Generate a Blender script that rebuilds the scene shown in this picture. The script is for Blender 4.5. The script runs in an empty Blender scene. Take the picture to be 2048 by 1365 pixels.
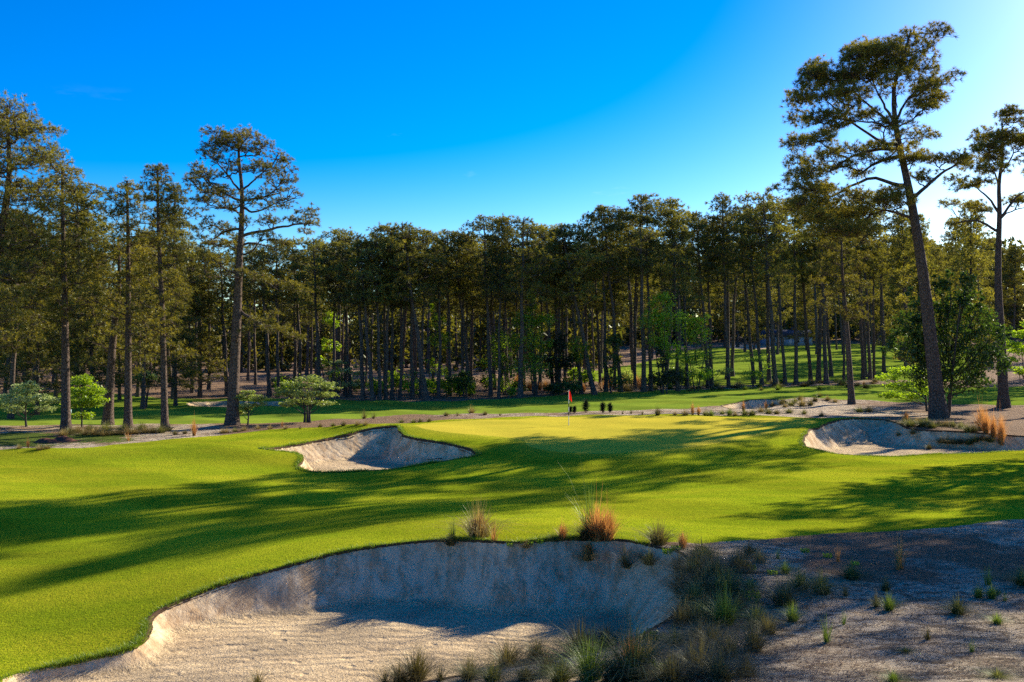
import bpy, math, random
import numpy as np
R = math.radians
rng = np.random.default_rng(11)
random.seed(5)
scn = bpy.context.scene
col = scn.collection

# ------------------------------------------------------------------ camera, sky, sun, exposure
EYE, FPX, HORIZ = 5.0, 1991.0, 700.0
SUN_EL, SUN_AZ = 24.0, 45.0            # azimuth measured from the view direction towards the right
cam_d = bpy.data.cameras.new('camera'); cam = bpy.data.objects.new('camera', cam_d); col.objects.link(cam)
cam.location = (0, 0, EYE); cam.rotation_euler = (R(90), 0, 0)
cam_d.sensor_width = 36; cam_d.lens = 36 * FPX / 2048
cam_d.shift_y = (HORIZ - 682.5) / 2048
cam_d.clip_start = 0.1; cam_d.clip_end = 9000
scn.camera = cam
w = bpy.data.worlds.new('World'); scn.world = w; w.use_nodes = True
nt = w.node_tree; nt.nodes.clear()
N = nt.nodes.new; L = nt.links.new
sky = N('ShaderNodeTexSky'); sky.sky_type = 'NISHITA'; sky.sun_disc = False
sky.sun_elevation = R(SUN_EL); sky.sun_rotation = R(SUN_AZ)
sky.air_density = 1.0; sky.dust_density = 0.5; sky.ozone_density = 3.5; sky.altitude = 0
gam = N('ShaderNodeGamma'); gam.inputs['Gamma'].default_value = 1.1
hsv = N('ShaderNodeHueSaturation'); hsv.inputs['Hue'].default_value = 0.514; hsv.inputs['Saturation'].default_value = 1.72; hsv.inputs['Value'].default_value = 1.0
L(sky.outputs[0], hsv.inputs['Color']); L(hsv.outputs[0], gam.inputs['Color'])
# thin wisps of cloud low in the sky
tc = N('ShaderNodeTexCoord'); mp = N('ShaderNodeMapping'); mp.inputs['Scale'].default_value = (2.2, 2.2, 9.0)
ns = N('ShaderNodeTexNoise'); ns.inputs['Scale'].default_value = 2.3; ns.inputs['Detail'].default_value = 7; ns.inputs['Roughness'].default_value = .62
rp = N('ShaderNodeValToRGB'); rp.color_ramp.elements[0].position = .64; rp.color_ramp.elements[1].position = .78
L(tc.outputs['Generated'], mp.inputs[0]); L(mp.outputs[0], ns.inputs['Vector']); L(ns.outputs['Fac'], rp.inputs[0])
sx = N('ShaderNodeSeparateXYZ'); L(tc.outputs['Generated'], sx.inputs[0])
mr = N('ShaderNodeMapRange'); mr.inputs['From Min'].default_value = .05; mr.inputs['From Max'].default_value = .24
mr.inputs['To Min'].default_value = .35; mr.inputs['To Max'].default_value = 0.0; L(sx.outputs['Z'], mr.inputs[0])
mu = N('ShaderNodeMath'); mu.operation = 'MULTIPLY'; L(rp.outputs[0], mu.inputs[0]); L(mr.outputs[0], mu.inputs[1])
mx = N('ShaderNodeMix'); mx.data_type = 'RGBA'; L(mu.outputs[0], mx.inputs[0]); L(gam.outputs[0], mx.inputs[6]); mx.inputs[7].default_value = (8, 9, 10, 1)
bg = N('ShaderNodeBackground'); bg.inputs['Strength'].default_value = 0.088
L(mx.outputs[2], bg.inputs[0]); wo = N('ShaderNodeOutputWorld'); L(bg.outputs[0], wo.inputs[0])
sd_ = bpy.data.lights.new('sun', 'SUN'); sun = bpy.data.objects.new('sun', sd_); col.objects.link(sun)
sd_.energy = 4.7; sd_.angle = R(0.5); sd_.color = (1.0, .90, .74)
sun.rotation_euler = (R(90 - SUN_EL), 0, R(180 - SUN_AZ)); sun.location = (60, 60, 60)
scn.view_settings.view_transform = 'Standard'; scn.view_settings.look = 'None'
scn.view_settings.gamma = 1; scn.view_settings.exposure = 1.05; scn.view_settings.use_curve_mapping = False
scn.render.engine = 'CYCLES'
scn.cycles.use_denoising = False; scn.cycles.pixel_filter_width = 1.1; scn.cycles.max_bounces = 6; scn.cycles.diffuse_bounces = 3; scn.cycles.transmission_bounces = 4; scn.cycles.glossy_bounces = 2
SUNV = np.array([math.sin(R(SUN_AZ)) * math.cos(R(SUN_EL)), math.cos(R(SUN_AZ)) * math.cos(R(SUN_EL)), math.sin(R(SUN_EL))])

# ------------------------------------------------------------------ helpers
def tag(o, label=None, cat=None, group=None, kind=None):
    if label: o['label'] = label
    if cat: o['category'] = cat
    if group: o['group'] = group
    if kind: o['kind'] = kind
    return o

def mk_mesh(name, V, faces, mats, attrs=None, smooth=False, matidx=None):
    """faces: list of int arrays (M,3) / (M,4)."""
    me = bpy.data.meshes.new(name)
    V = np.asarray(V, dtype=np.float32)
    fl = [np.asarray(f, dtype=np.int32) for f in faces if len(f)]
    loops = np.concatenate([f.ravel() for f in fl]); tot = np.concatenate([np.full(len(f), f.shape[1]) for f in fl])
    start = np.concatenate([[0], np.cumsum(tot)[:-1]])
    me.vertices.add(len(V)); me.vertices.foreach_set('co', V.ravel())
    me.loops.add(len(loops)); me.loops.foreach_set('vertex_index', loops)
    me.polygons.add(len(tot)); me.polygons.foreach_set('loop_start', start.astype(np.int32)); me.polygons.foreach_set('loop_total', tot.astype(np.int32))
    if smooth: me.polygons.foreach_set('use_smooth', np.ones(len(tot), dtype=bool))
    for m in (mats if isinstance(mats, (list, tuple)) else [mats]): me.materials.append(m)
    if matidx is not None: me.polygons.foreach_set('material_index', np.asarray(matidx, dtype=np.int32))
    for k, a in (attrs or {}).items():
        at_ = me.attributes.new(k, 'FLOAT', 'POINT'); at_.data.foreach_set('value', np.asarray(a, dtype=np.float32))
    me.update(calc_edges=True)
    return me

def obj(name, me, parent=None, loc=(0, 0, 0), kind=None):
    o = bpy.data.objects.new(name, me); col.objects.link(o); o.location = loc
    if parent is not None: o.parent = parent
    if kind: o['kind'] = kind
    return o

def empty(name, loc, rz=0, sc=1.0):
    o = bpy.data.objects.new(name, None); col.objects.link(o); o.location = loc
    o.rotation_euler = (0, 0, rz); o.scale = (sc, sc, sc); o.empty_display_size = .2
    return o

def copy_tree(root, loc, rz=0, sc=(1, 1, 1), lean=(0, 0)):
    c = root.copy(); col.objects.link(c); c.location = loc; c.rotation_euler = (lean[0], lean[1], rz); c.scale = sc
    for ch in root.children:
        k = ch.copy(); col.objects.link(k); k.parent = c
    return c

class MB:
    """collects geometry for one mesh"""
    def __init__(s): s.V = []; s.Q = []; s.T = []; s.n = 0; s.A = []
    def add(s, V, Q=None, T=None, a=0.0):
        V = np.asarray(V, float).reshape(-1, 3); s.V.append(V)
        if Q is not None and len(Q): s.Q.append(np.asarray(Q) + s.n)
        if T is not None and len(T): s.T.append(np.asarray(T) + s.n)
        s.A.append(np.broadcast_to(np.asarray(a, float), (len(V),))); s.n += len(V)
    def tube(s, P, rad, k=6, a=0.0, cap=True):
        P = np.asarray(P, float); rad = np.asarray(rad, float); n = len(P)
        Tn = np.gradient(P, axis=0); Tn /= np.linalg.norm(Tn, axis=1)[:, None] + 1e-9
        up = np.array([0, 0, 1.]) if abs(Tn[0, 2]) < .8 else np.array([1., 0, 0])
        U = np.cross(Tn, up); U /= np.linalg.norm(U, axis=1)[:, None] + 1e-9; W = np.cross(Tn, U)
        th = np.arange(k) * 2 * np.pi / k
        V = P[:, None, :] + rad[:, None, None] * (np.cos(th)[None, :, None] * U[:, None, :] + np.sin(th)[None, :, None] * W[:, None, :])
        i = np.arange(n - 1)[:, None] * k; j = np.arange(k)[None, :]; j2 = (j + 1) % k
        Q = np.stack([i + j, i + j2, i + k + j2, i + k + j], -1).reshape(-1, 4)
        s.add(V.reshape(-1, 3), Q, a=a)
    def twigs(s, A, B, ra, rb, a=0.0):
        A = np.asarray(A, float); B = np.asarray(B, float); n = len(A)
        if not n: return
        D = B - A; D /= np.linalg.norm(D, axis=1)[:, None] + 1e-9
        h = np.where(np.abs(D[:, 2:3]) < .8, np.array([[0, 0, 1.]]), np.array([[1., 0, 0]]))
        U = np.cross(D, h); U /= np.linalg.norm(U, axis=1)[:, None] + 1e-9; W = np.cross(D, U)
        vs = []
        for c, r_ in ((A, ra), (B, rb)):
            for k in range(3):
                t = k * 2 * np.pi / 3; vs.append(c + r_ * (math.cos(t) * U + math.sin(t) * W))
        V = np.stack(vs, 1).reshape(-1, 3); b = np.arange(n)[:, None, None] * 6
        q = np.array([[0, 1, 4, 3], [1, 2, 5, 4], [2, 0, 3, 5]])[None]
        s.add(V, (b + q).reshape(-1, 4), a=a)
    def box(s, c, h, a=0.0, rz=0.0):
        c = np.array(c, float); h = np.array(h, float)
        V = np.array([[x, y, z] for z in (-1, 1) for y in (-1, 1) for x in (-1, 1)], float) * h
        cz, sz = math.cos(rz), math.sin(rz)
        V = np.stack([V[:, 0] * cz - V[:, 1] * sz, V[:, 0] * sz + V[:, 1] * cz, V[:, 2]], 1) + c
        s.add(V, [[0, 2, 3, 1], [4, 5, 7, 6], [0, 1, 5, 4], [2, 6, 7, 3], [0, 4, 6, 2], [1, 3, 7, 5]], a=a)
    def mesh(s, name, mats, smooth=False):
        f = []
        if s.Q: f.append(np.concatenate(s.Q))
        if s.T: f.append(np.concatenate(s.T))
        return mk_mesh(name, np.concatenate(s.V), f, mats, {'tint': np.concatenate(s.A)}, smooth)

def bez(P0, P1, P2, n):
    t = np.linspace(0, 1, n)[:, None]
    return (1 - t) ** 2 * P0 + 2 * t * (1 - t) * P1 + t ** 2 * P2

def spline(P, n):
    P = np.asarray(P, float); t = np.arange(len(P)); tt = np.linspace(0, len(P) - 1, n)
    out = np.zeros((n, P.shape[1]))
    Pe = np.concatenate([[2 * P[0] - P[1]], P, [2 * P[-1] - P[-2]]])
    for k, x in enumerate(tt):
        i = min(int(x), len(P) - 2); f = x - i
        a, b, c, d = Pe[i], Pe[i + 1], Pe[i + 2], Pe[i + 3]
        out[k] = .5 * (2 * b + (c - a) * f + (2 * a - 5 * b + 4 * c - d) * f * f + (3 * b - a - 3 * c + d) * f ** 3)
    return out

# ------------------------------------------------------------------ materials
def material(name):
    m = bpy.data.materials.new(name); m.use_nodes = True; m.node_tree.nodes.clear(); return m

class G:
    def __init__(s, m): s.t = m.node_tree
    def n(s, ty, **kw):
        x = s.t.nodes.new(ty)
        for k, v in kw.items():
            if k.startswith('i_'): x.inputs[k[2:].replace('_', ' ')].default_value = v
            else: setattr(x, k, v)
        return x
    def l(s, a, b): s.t.links.new(a, b)
    def noise(s, vec, scale, detail=4, rough=.55, dist=0.0):
        x = s.n('ShaderNodeTexNoise'); x.inputs['Scale'].default_value = scale; x.inputs['Detail'].default_value = detail
        x.inputs['Roughness'].default_value = rough; x.inputs['Distortion'].default_value = dist; s.l(vec, x.inputs['Vector']); return x.outputs['Fac']
    def ramp(s, fac, a, b, ca=(0, 0, 0), cb=(1, 1, 1)):
        x = s.n('ShaderNodeValToRGB'); e = x.color_ramp.elements
        e[0].position = a; e[1].position = b; e[0].color = (*ca, 1); e[1].color = (*cb, 1); s.l(fac, x.inputs[0]); return x.outputs[0]
    def mix(s, fac, a, b, mode='MIX'):
        x = s.n('ShaderNodeMix', data_type='RGBA', blend_type=mode)
        for inp, v in ((x.inputs[0], fac), (x.inputs[6], a), (x.inputs[7], b)):
            if isinstance(v, (tuple, list)): inp.default_value = (*v, 1)
            elif isinstance(v, (int, float)): inp.default_value = v
            else: s.l(v, inp)
        return x.outputs[2]
    def math(s, op, a, b=None):
        x = s.n('ShaderNodeMath', operation=op)
        for i, v in enumerate((a, b)):
            if v is None: continue
            if isinstance(v, (int, float)): x.inputs[i].default_value = v
            else: s.l(v, x.inputs[i])
        return x.outputs[0]
    def attr(s, name): return s.n('ShaderNodeAttribute', attribute_name=name).outputs['Fac']
    def pos(s, scale=None):
        g = s.n('ShaderNodeTexCoord').outputs['Object']
        if scale is None: return g
        m = s.n('ShaderNodeMapping'); m.inputs['Scale'].default_value = scale; s.l(g, m.inputs[0]); return m.outputs[0]
    def bump(s, h, strength, dist):
        b = s.n('ShaderNodeBump'); b.inputs['Strength'].default_value = strength; b.inputs['Distance'].default_value = dist
        s.l(h, b.inputs['Height']); return b.outputs[0]
    def out(s, sh): o = s.n('ShaderNodeOutputMaterial'); s.l(sh, o.inputs[0])
    def diffuse(s, c, normal=None, rough=.9, spec=.15):
        b = s.n('ShaderNodeBsdfPrincipled'); b.inputs['Roughness'].default_value = rough; b.inputs['Specular IOR Level'].default_value = spec
        if isinstance(c, tuple): b.inputs['Base Color'].default_value = (*c, 1)
        else: s.l(c, b.inputs['Base Color'])
        if normal is not None: s.l(normal, b.inputs['Normal'])
        return b.outputs[0]

def leaf_mat(name, dark, light, trans=.35, tr_gain=1.5, bright=None, objvar=.25, gloss=.035):
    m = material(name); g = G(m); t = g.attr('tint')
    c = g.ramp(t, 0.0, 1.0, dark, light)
    oi = g.n('ShaderNodeObjectInfo').outputs['Random']
    k = g.math('ADD', g.math('MULTIPLY', oi, 2 * objvar), 1 - objvar)
    cc = g.n('ShaderNodeVectorMath', operation='SCALE'); g.l(c, cc.inputs[0]); g.l(k, cc.inputs['Scale'])
    d = g.n('ShaderNodeBsdfDiffuse'); g.l(cc.outputs[0], d.inputs[0])
    tt = g.n('ShaderNodeVectorMath', operation='MULTIPLY'); g.l(cc.outputs[0], tt.inputs[0]); tt.inputs[1].default_value = bright or (tr_gain, tr_gain, tr_gain * .5)
    tr = g.n('ShaderNodeBsdfTranslucent'); g.l(tt.outputs[0], tr.inputs[0])
    mx = g.n('ShaderNodeMixShader'); mx.inputs[0].default_value = trans; g.l(d.outputs[0], mx.inputs[1]); g.l(tr.outputs[0], mx.inputs[2])
    gl = g.n('ShaderNodeBsdfGlossy'); gl.inputs['Roughness'].default_value = .45; gl.inputs[0].default_value = (.9, .95, .8, 1)
    m2 = g.n('ShaderNodeMixShader'); m2.inputs[0].default_value = gloss; g.l(mx.outputs[0], m2.inputs[1]); g.l(gl.outputs[0], m2.inputs[2])
    g.out(m2.outputs[0]); return m

def bark_mat(name, c1, c2, sc=(5, 5, 1.2), bump=.06):
    m = material(name); g = G(m); p = g.pos(sc)
    v = g.n('ShaderNodeTexVoronoi', feature='DISTANCE_TO_EDGE'); v.inputs['Scale'].default_value = 3.6; g.l(p, v.inputs['Vector'])
    e = g.ramp(v.outputs['Distance'], 0.0, .18)
    n1 = g.noise(p, 3.0, 5, .65); c = g.mix(n1, c1, c2); c = g.mix(e, (c1[0] * .35, c1[1] * .35, c1[2] * .35), c)
    h = g.math('ADD', g.math('MULTIPLY', e, .7), g.math('MULTIPLY', n1, .6))
    g.out(g.diffuse(c, g.bump(h, .9, bump), .95, .1)); return m

def grass_mat(name, c1, c2, c3, fine=22.0, stripe=0.0, bstr=.7, bdist=.05, trans=.15, near=False):
    m = material(name); g = G(m); p = g.pos()
    big = g.noise(g.pos((.35, .9, 1)), .55, 4, .6); mid = g.noise(p, 2.6, 5, .65); fin = g.noise(p, fine, 3, .7)
    c = g.mix(g.ramp(mid, .3, .7), c1, c2); c = g.mix(g.math('MULTIPLY', g.ramp(big, .40, .66), .8), c, c3)
    sp = g.noise(p, fine * 2.3, 2, .8); k = g.ramp(sp, .3, .72, (.45, .5, .45), (1.5, 1.42, 1.3)); c = g.mix(1.0, c, k, 'MULTIPLY')
    # worn and dry flecks
    fl = g.ramp(g.noise(p, 7.0, 6, .8), .66, .74); c = g.mix(g.math('MULTIPLY', fl, .5), c, (.26, .22, .06))
    if near: c = g.mix(g.math('MULTIPLY', g.attr('near'), .75), c, (.46, .42, .03))
    if stripe:
        s_ = g.n('ShaderNodeTexWave', wave_type='BANDS', bands_direction='DIAGONAL'); s_.inputs['Scale'].default_value = .055; s_.inputs['Distortion'].default_value = 1.5
        g.l(p, s_.inputs['Vector']); c = g.mix(1.0, c, g.ramp(s_.outputs['Fac'], .35, .65, (1 - stripe,) * 3, (1 + stripe,) * 3), 'MULTIPLY')
    h = g.math('ADD', g.math('MULTIPLY', sp, .6), g.math('ADD', g.math('MULTIPLY', fin, .8), g.math('MULTIPLY', mid, .8)))
    nrm = g.bump(h, bstr, bdist)
    d = g.n('ShaderNodeBsdfDiffuse'); g.l(c, d.inputs[0]); g.l(nrm, d.inputs['Normal'])
    sh = g.n('ShaderNodeBsdfSheen'); sh.inputs[0].default_value = (.75, .85, .12, 1); sh.inputs['Roughness'].default_value = .5; g.l(nrm, sh.inputs['Normal'])
    mx = g.n('ShaderNodeMixShader'); mx.inputs[0].default_value = trans; g.l(d.outputs[0], mx.inputs[1]); g.l(sh.outputs[0], mx.inputs[2])
    g.out(mx.outputs[0]); return m

M = {}
M['fairway'] = grass_mat('fairway grass', (.20, .275, .008), (.30, .37, .010), (.43, .42, .018), 16, .12, .9, .06, .10, True)
M['far_fairway'] = grass_mat('far fairway grass', (.09, .18, .02), (.15, .24, .02), (.24, .3, .03), 5, .15, .5, .08)
M['green'] = grass_mat('putting green', (.60, .49, .05), (.66, .53, .055), (.50, .44, .045), 24, 0, .25, .02, .02)
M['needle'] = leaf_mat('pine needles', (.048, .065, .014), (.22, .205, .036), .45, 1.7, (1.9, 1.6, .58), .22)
M['needle_far'] = leaf_mat('far pine needles', (.056, .072, .018), (.235, .225, .042), .42, 1.5, (1.85, 1.62, .62), .3)  # slightly paler needle tone for the wood and distant pines
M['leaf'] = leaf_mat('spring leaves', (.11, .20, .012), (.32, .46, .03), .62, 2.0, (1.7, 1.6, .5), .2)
M['leaf_dark'] = leaf_mat('glossy dark leaves', (.022, .055, .012), (.07, .13, .022), .4, 1.8, (1.9, 1.7, .6), .15)
M['leaf_magnolia'] = leaf_mat('magnolia leaves', (.008, .018, .008), (.02, .04, .012), .12, 1.5)
M['leaf_pale'] = leaf_mat('dogwood leaves', (.16, .22, .05), (.34, .40, .13), .45, 1.4, (1.3, 1.25, .6), .1)
M['leaf_cream'] = leaf_mat('dogwood blossom', (.16, .26, .04), (.58, .62, .30), .4, 1.1, (1.1, 1.1, .8), .08)
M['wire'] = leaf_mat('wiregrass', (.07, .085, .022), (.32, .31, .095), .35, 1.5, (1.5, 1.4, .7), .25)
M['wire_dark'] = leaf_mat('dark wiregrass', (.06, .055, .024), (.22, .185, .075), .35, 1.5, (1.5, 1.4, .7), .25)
M['wire_green'] = leaf_mat('green wiregrass', (.06, .11, .015), (.28, .34, .07), .4, 1.5, (1.5, 1.5, .6), .15)
M['sedge'] = leaf_mat('dry broomsedge', (.30, .14, .04), (.76, .42, .14), .5, 1.3, (1.25, 1.1, .8), .1)
M['straw_blade'] = leaf_mat('straw coloured wiregrass', (.16, .12, .045), (.46, .36, .14), .4, 1.3, (1.3, 1.2, .8), .15)
M['bark'] = bark_mat('pine bark', (.12, .082, .06), (.27, .20, .15))
M['bark_far'] = bark_mat('dark pine bark', (.11, .085, .068), (.26, .20, .155), (4, 4, .8))
M['bark_grey'] = bark_mat('smooth grey bark', (.07, .06, .05), (.16, .14, .12), (8, 8, 3), .02)

def sand_mat():
    m = material('bunker sand'); g = G(m); p = g.pos(); w_ = g.attr('wall')
    big = g.noise(p, .9, 5, .6); c = g.mix(g.ramp(big, .35, .7), (.80, .60, .33), (.64, .46, .25))
    # pale clay washed down the face, in streaks, with rusty stains
    st = g.noise(g.pos((1.6, .9, .55)), 1.3, 9, .76, .4); clay = g.mix(g.ramp(st, .45, .58), (.74, .56, .33), (.50, .33, .17))
    st2 = g.noise(g.pos((3.5, .8, 1.6)), 1.3, 6, .75, .6); clay = g.mix(g.math('MULTIPLY', g.ramp(st2, .5, .7), .55), clay, (.28, .17, .09))
    mot = g.ramp(g.noise(p, 5.5, 7, .75), .60, .72); clay = g.mix(g.math('MULTIPLY', mot, .6), clay, (.20, .15, .11))
    c = g.mix(g.ramp(w_, .25, .6), c, clay)
    peb = g.n('ShaderNodeTexVoronoi'); peb.inputs['Scale'].default_value = 30; g.l(p, peb.inputs['Vector'])
    pe = g.noise(p, 26, 3, .8); sp = g.ramp(pe, .32, .62, (.42, .40, .38), (1.25, 1.25, 1.25))
    zn = g.ramp(g.noise(p, .45, 3, .5), .46, .54); c2 = g.mix(1.0, g.mix(g.math('MULTIPLY', zn, .7), c, (.50, .38, .22)), sp, 'MULTIPLY'); c = g.mix(g.math('MULTIPLY', g.ramp(w_, .2, .5, (1, 1, 1), (.25, .25, .25)), 1.0), c, c2)
    rk = g.n('ShaderNodeTexWave', wave_type='RINGS', rings_direction='Z'); rk.inputs['Scale'].default_value = .9; rk.inputs['Distortion'].default_value = 7; rk.inputs['Detail'].default_value = 3; rk.inputs['Detail Scale'].default_value = 1.5
    g.l(p, rk.inputs['Vector'])
    foot = g.noise(p, 4.5, 4, .6)
    dn = g.n('ShaderNodeTexVoronoi', feature='SMOOTH_F1'); dn.inputs['Scale'].default_value = 2.6; g.l(p, dn.inputs['Vector']); dent = g.ramp(dn.outputs['Distance'], .05, .22)
    foot = g.math('ADD', foot, g.math('MULTIPLY', dent, .8))
    h = g.math('ADD', g.math('MULTIPLY', pe, 1.0), g.math('ADD', g.math('MULTIPLY', foot, 1.4), g.math('MULTIPLY', rk.outputs['Fac'], .7)))
    b = g.n('ShaderNodeBump'); b.inputs['Distance'].default_value = .06; g.l(h, b.inputs['Height'])
    g.l(g.ramp(w_, .2, .6, (1, 1, 1), (.45, .45, .45)), b.inputs['Strength'])
    g.out(g.diffuse(c, b.outputs[0], .95, .05)); return m
M['sand'] = sand_mat()

def ground_mat():
    m = material('sandy waste and pine straw'); g = G(m); p = g.pos(); s_ = g.attr('straw')
    big = g.noise(p, .75, 6, .65, .6); fine = g.noise(p, 14, 5, .75); str_n = g.noise(g.pos((3.0, 9.0, 3.0)), 3.2, 6, .75, 1.5)
    sand = g.mix(g.ramp(big, .4, .6), (.90, .73, .48), (.66, .52, .35))
    deb = g.noise(g.pos((.8, 1.9, 1)), 1.5, 9, .78, 1.5); sand = g.mix(g.math('MULTIPLY', g.ramp(deb, .50, .56), .85), sand, (.22, .15, .085))
    sand = g.mix(g.math('MULTIPLY', g.ramp(str_n, .55, .64), .8), sand, (.085, .062, .045))
    sand = g.mix(1.0, sand, g.ramp(fine, .3, .7, (.6, .58, .55), (1.2, 1.2, 1.2)), 'MULTIPLY')
    straw = g.mix(g.ramp(g.noise(g.pos((4, 10, 4)), 3.5, 6, .8), .35, .65), (.17, .10, .055), (.42, .27, .15))
    straw = g.mix(g.math('MULTIPLY', g.ramp(g.noise(p, 2.1, 5, .7), .55, .65), .55), straw, (.40, .30, .2))
    f = g.math('ADD', s_, g.math('MULTIPLY', g.math('SUBTRACT', g.noise(p, .6, 6, .7), .5), 1.5))
    c = g.mix(g.ramp(f, .42, .6), sand, straw)
    # patches of low green weeds
    gr = g.attr('weed'); f2 = g.math('ADD', gr, g.math('MULTIPLY', g.math('SUBTRACT', g.noise(p, 1.3, 6, .75), .5), 1.6))
    c = g.mix(g.ramp(f2, .5, .62), c, g.mix(fine, (.07, .12, .015), (.16, .2, .03)))
    h = g.math('ADD', g.math('MULTIPLY', str_n, .9), g.math('ADD', g.math('MULTIPLY', fine, .6), g.math('MULTIPLY', big, 1.5)))
    g.out(g.diffuse(c, g.bump(h, 1.0, .12), .95, .05)); return m
M['ground'] = ground_mat()
def plain(name, c, rough=.6, spec=.3):
    m = material(name); g = G(m); n_ = g.noise(g.pos(), 9, 4, .6)
    k = g.ramp(n_, .3, .7, (.85,) * 3, (1.12,) * 3); g.out(g.diffuse(g.mix(1.0, c, k, 'MULTIPLY'), None, rough, spec)); return m
M['pole'] = plain('white fibreglass', (.75, .74, .68)); M['blackband'] = plain('black paint', (.02, .02, .02)); M['teal'] = plain('pale teal plastic', (.35, .5, .5))
M['house'] = plain('blue grey siding', (.30, .40, .50)); M['roof'] = plain('slate roof', (.06, .06, .07)); M['glass'] = plain('dark window glass', (.02, .03, .04), .1, .6); M['trim'] = plain('white trim', (.7, .7, .7))
M['rake'] = plain('dark rake handle', (.02, .018, .015)); M['wood'] = plain('old wood', (.14, .1, .07), .9, .1)
M['mulch'] = plain('red brown straw heap', (.13, .06, .04), .95, .05)
fm = material('red flag cloth'); g = G(fm); d = g.n('ShaderNodeBsdfDiffuse'); d.inputs[0].default_value = (.55, .012, .01, 1); t_ = g.n('ShaderNodeBsdfTranslucent'); t_.inputs[0].default_value = (.6, .02, .01, 1)
mx_ = g.n('ShaderNodeMixShader'); mx_.inputs[0].default_value = .5; g.l(d.outputs[0], mx_.inputs[1]); g.l(t_.outputs[0], mx_.inputs[2]); g.out(mx_.outputs[0]); M['flag'] = fm

# ------------------------------------------------------------------ terrain
CP = [(-900,2,2.2),(0,2,2.8),(1024,2,3.2),(2048,2,3.2),(3000,2,3.2),(0,5,1.6),(1024,5,2.5),(2048,5,2.6),(-900,8,.8),(3000,8,2.0),
 (-600,10,.6),(0,10,.6),(400,9.5,.85),(800,9.5,1.3),(1200,9.5,1.6),(1600,9.5,1.6),(2048,9.5,1.6),(2600,9.5,1.7),
 (-400,14.5,.1),(0,14.7,.06),(400,13,.3),(800,13,.5),(1000,13.3,.72),(1150,13.6,.82),(1265,14.2,.88),(1380,15.5,.95),(1400,17.5,1.0),(1390,19.5,1.07),
 (1240,20.6,1.1),(1100,21,1.05),(900,21,1.0),(700,20.5,.85),(600,20.3,.7),(450,19.2,.5),(330,18,.3),(280,16.5,.18),(150,15.7,.1),
 (1600,13,1.1),(1900,13,1.15),(2300,13,1.2),(1500,17,1.05),(1700,17,1.0),(2048,17,1.0),(1600,21,.85),(1900,22,.85),(2200,22,.9),
 (0,20,0),(-400,20,0),(300,24,.1),(600,26,.35),(900,25,.7),(1150,25,.7),(1400,25,.6),(1700,27,.5),(2048,28,.55),(2500,28,.7),
 (0,28,-.1),(-500,30,-.1),(500,32,0),(900,33,.1),(1300,33,.15),(1700,35,.15),(2100,37,.25),
 (-300,40,0),(0,40,.05),(300,42,.05),(450,43,.05),(640,41,-.05),(900,42,0),(1100,39,.1),(1300,39,.15),(1600,41,.1),(1900,43,.1),(2300,44,.2),
 (480,46,.42),(300,47,.32),(100,47,.12),(540,46.8,.32),(600,48.7,.4),(700,51,.7),(780,52,.92),(850,48,.65),(955,45.5,.32),(900,44.6,.05),(750,41.5,-.05),(600,42.3,.05),(610,45,.25),
 (1120,44.2,.45),(1300,44.6,.45),(1040,47.9,.55),(1250,48.7,.6),(1400,47.1,.5),(1137,57.4,.66),(900,53,.75),(1000,59.9,.85),(1300,61.4,.9),(1600,60,.85),(1600,52.1,.6),(1480,50,.52),
 (1100,42.5,.2),(1300,42.5,.2),(1000,43.5,.28),(1500,44.5,.2),(1600,48.5,.3),
 (1610,52.1,.55),(1640,56.4,.75),(1700,59.9,.85),(1760,59.5,.85),(1830,55.5,.6),(1900,53.3,.5),(1980,52,.3),(2060,51,.25),(1640,47.6,.1),(1700,46.3,.05),(1850,46.7,.05),(2048,47.8,.1),(2300,50,.2),
 (1880,67.6,.35),(1000,66,.5),(1000,75,.1),(1300,75,.3),(1600,75,.45),(1450,85,.45),(1704,84,.4),(2005,81.4,.3),(1600,88,.8),(2300,75,.4),
 (0,47,.02),(200,51.6,0),(400,56.7,.1),(600,60,.3),(740,60.4,.45),(464,64.2,.2),(132,60.6,.1),(-300,55,0),(250,65,.1),(850,65,.3),
 (0,80,-.2),(300,80,-.1),(600,80,0),(900,80,0),(1200,82,.2),(1500,93,.5),(1800,92,.5),(2200,90,.5),(-400,80,0),
 (0,100,0),(300,100,.1),(600,100,.1),(850,99,0),(1040,103,.1),(1240,112,.3),(1458,122,.4),(1650,130,.5),(1750,140,.7),(2000,115,.6),(2300,115,.8),(-400,110,.2),
 (-300,140,.5),(300,140,.6),(900,140,.7),(1200,150,1.2),(1500,165,1.8),(1700,170,2.0),(2000,150,1.5),
 (1500,200,3.0),(1700,200,3.2),(1500,250,5.0),(1700,250,5.3),(1500,300,6.4),(900,200,1.2),(300,200,1.0),(-300,200,1.0),(2200,200,3.5),(2000,250,4.6),
 (0,300,3.0),(900,300,3.0),(1750,300,6.8),(2200,300,6.8),(-300,600,7.),(900,600,8.),(1800,600,10.),(2300,600,10.),(0,1500,11.),(1000,1500,11.),(2000,1500,12.),(0,4000,11.),(1000,4000,11.),(2000,4000,11.)]
CP += [(-300,430,9.),(500,430,9.),(1000,440,12.),(1500,440,14.),(2000,440,15.),(2400,440,15.),(0,470,15.),(700,470,15.),(1200,480,18.),(1700,480,19.),(2200,480,19.)]
CP = [(c[0], c[1], c[2] + (9 if c[1] >= 600 else 0)) for c in CP]
CP = np.array(CP, float); CS = np.stack([(CP[:, 0] - 1024) / FPX / .1, np.log(CP[:, 1]) / .1], 1); CZ = CP[:, 2]
def tps(r2): return .5 * r2 * np.log(r2 + 1e-9)
_n = len(CP); _K = tps(((CS[:, None] - CS[None]) ** 2).sum(-1)) + np.eye(_n) * .25
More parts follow.
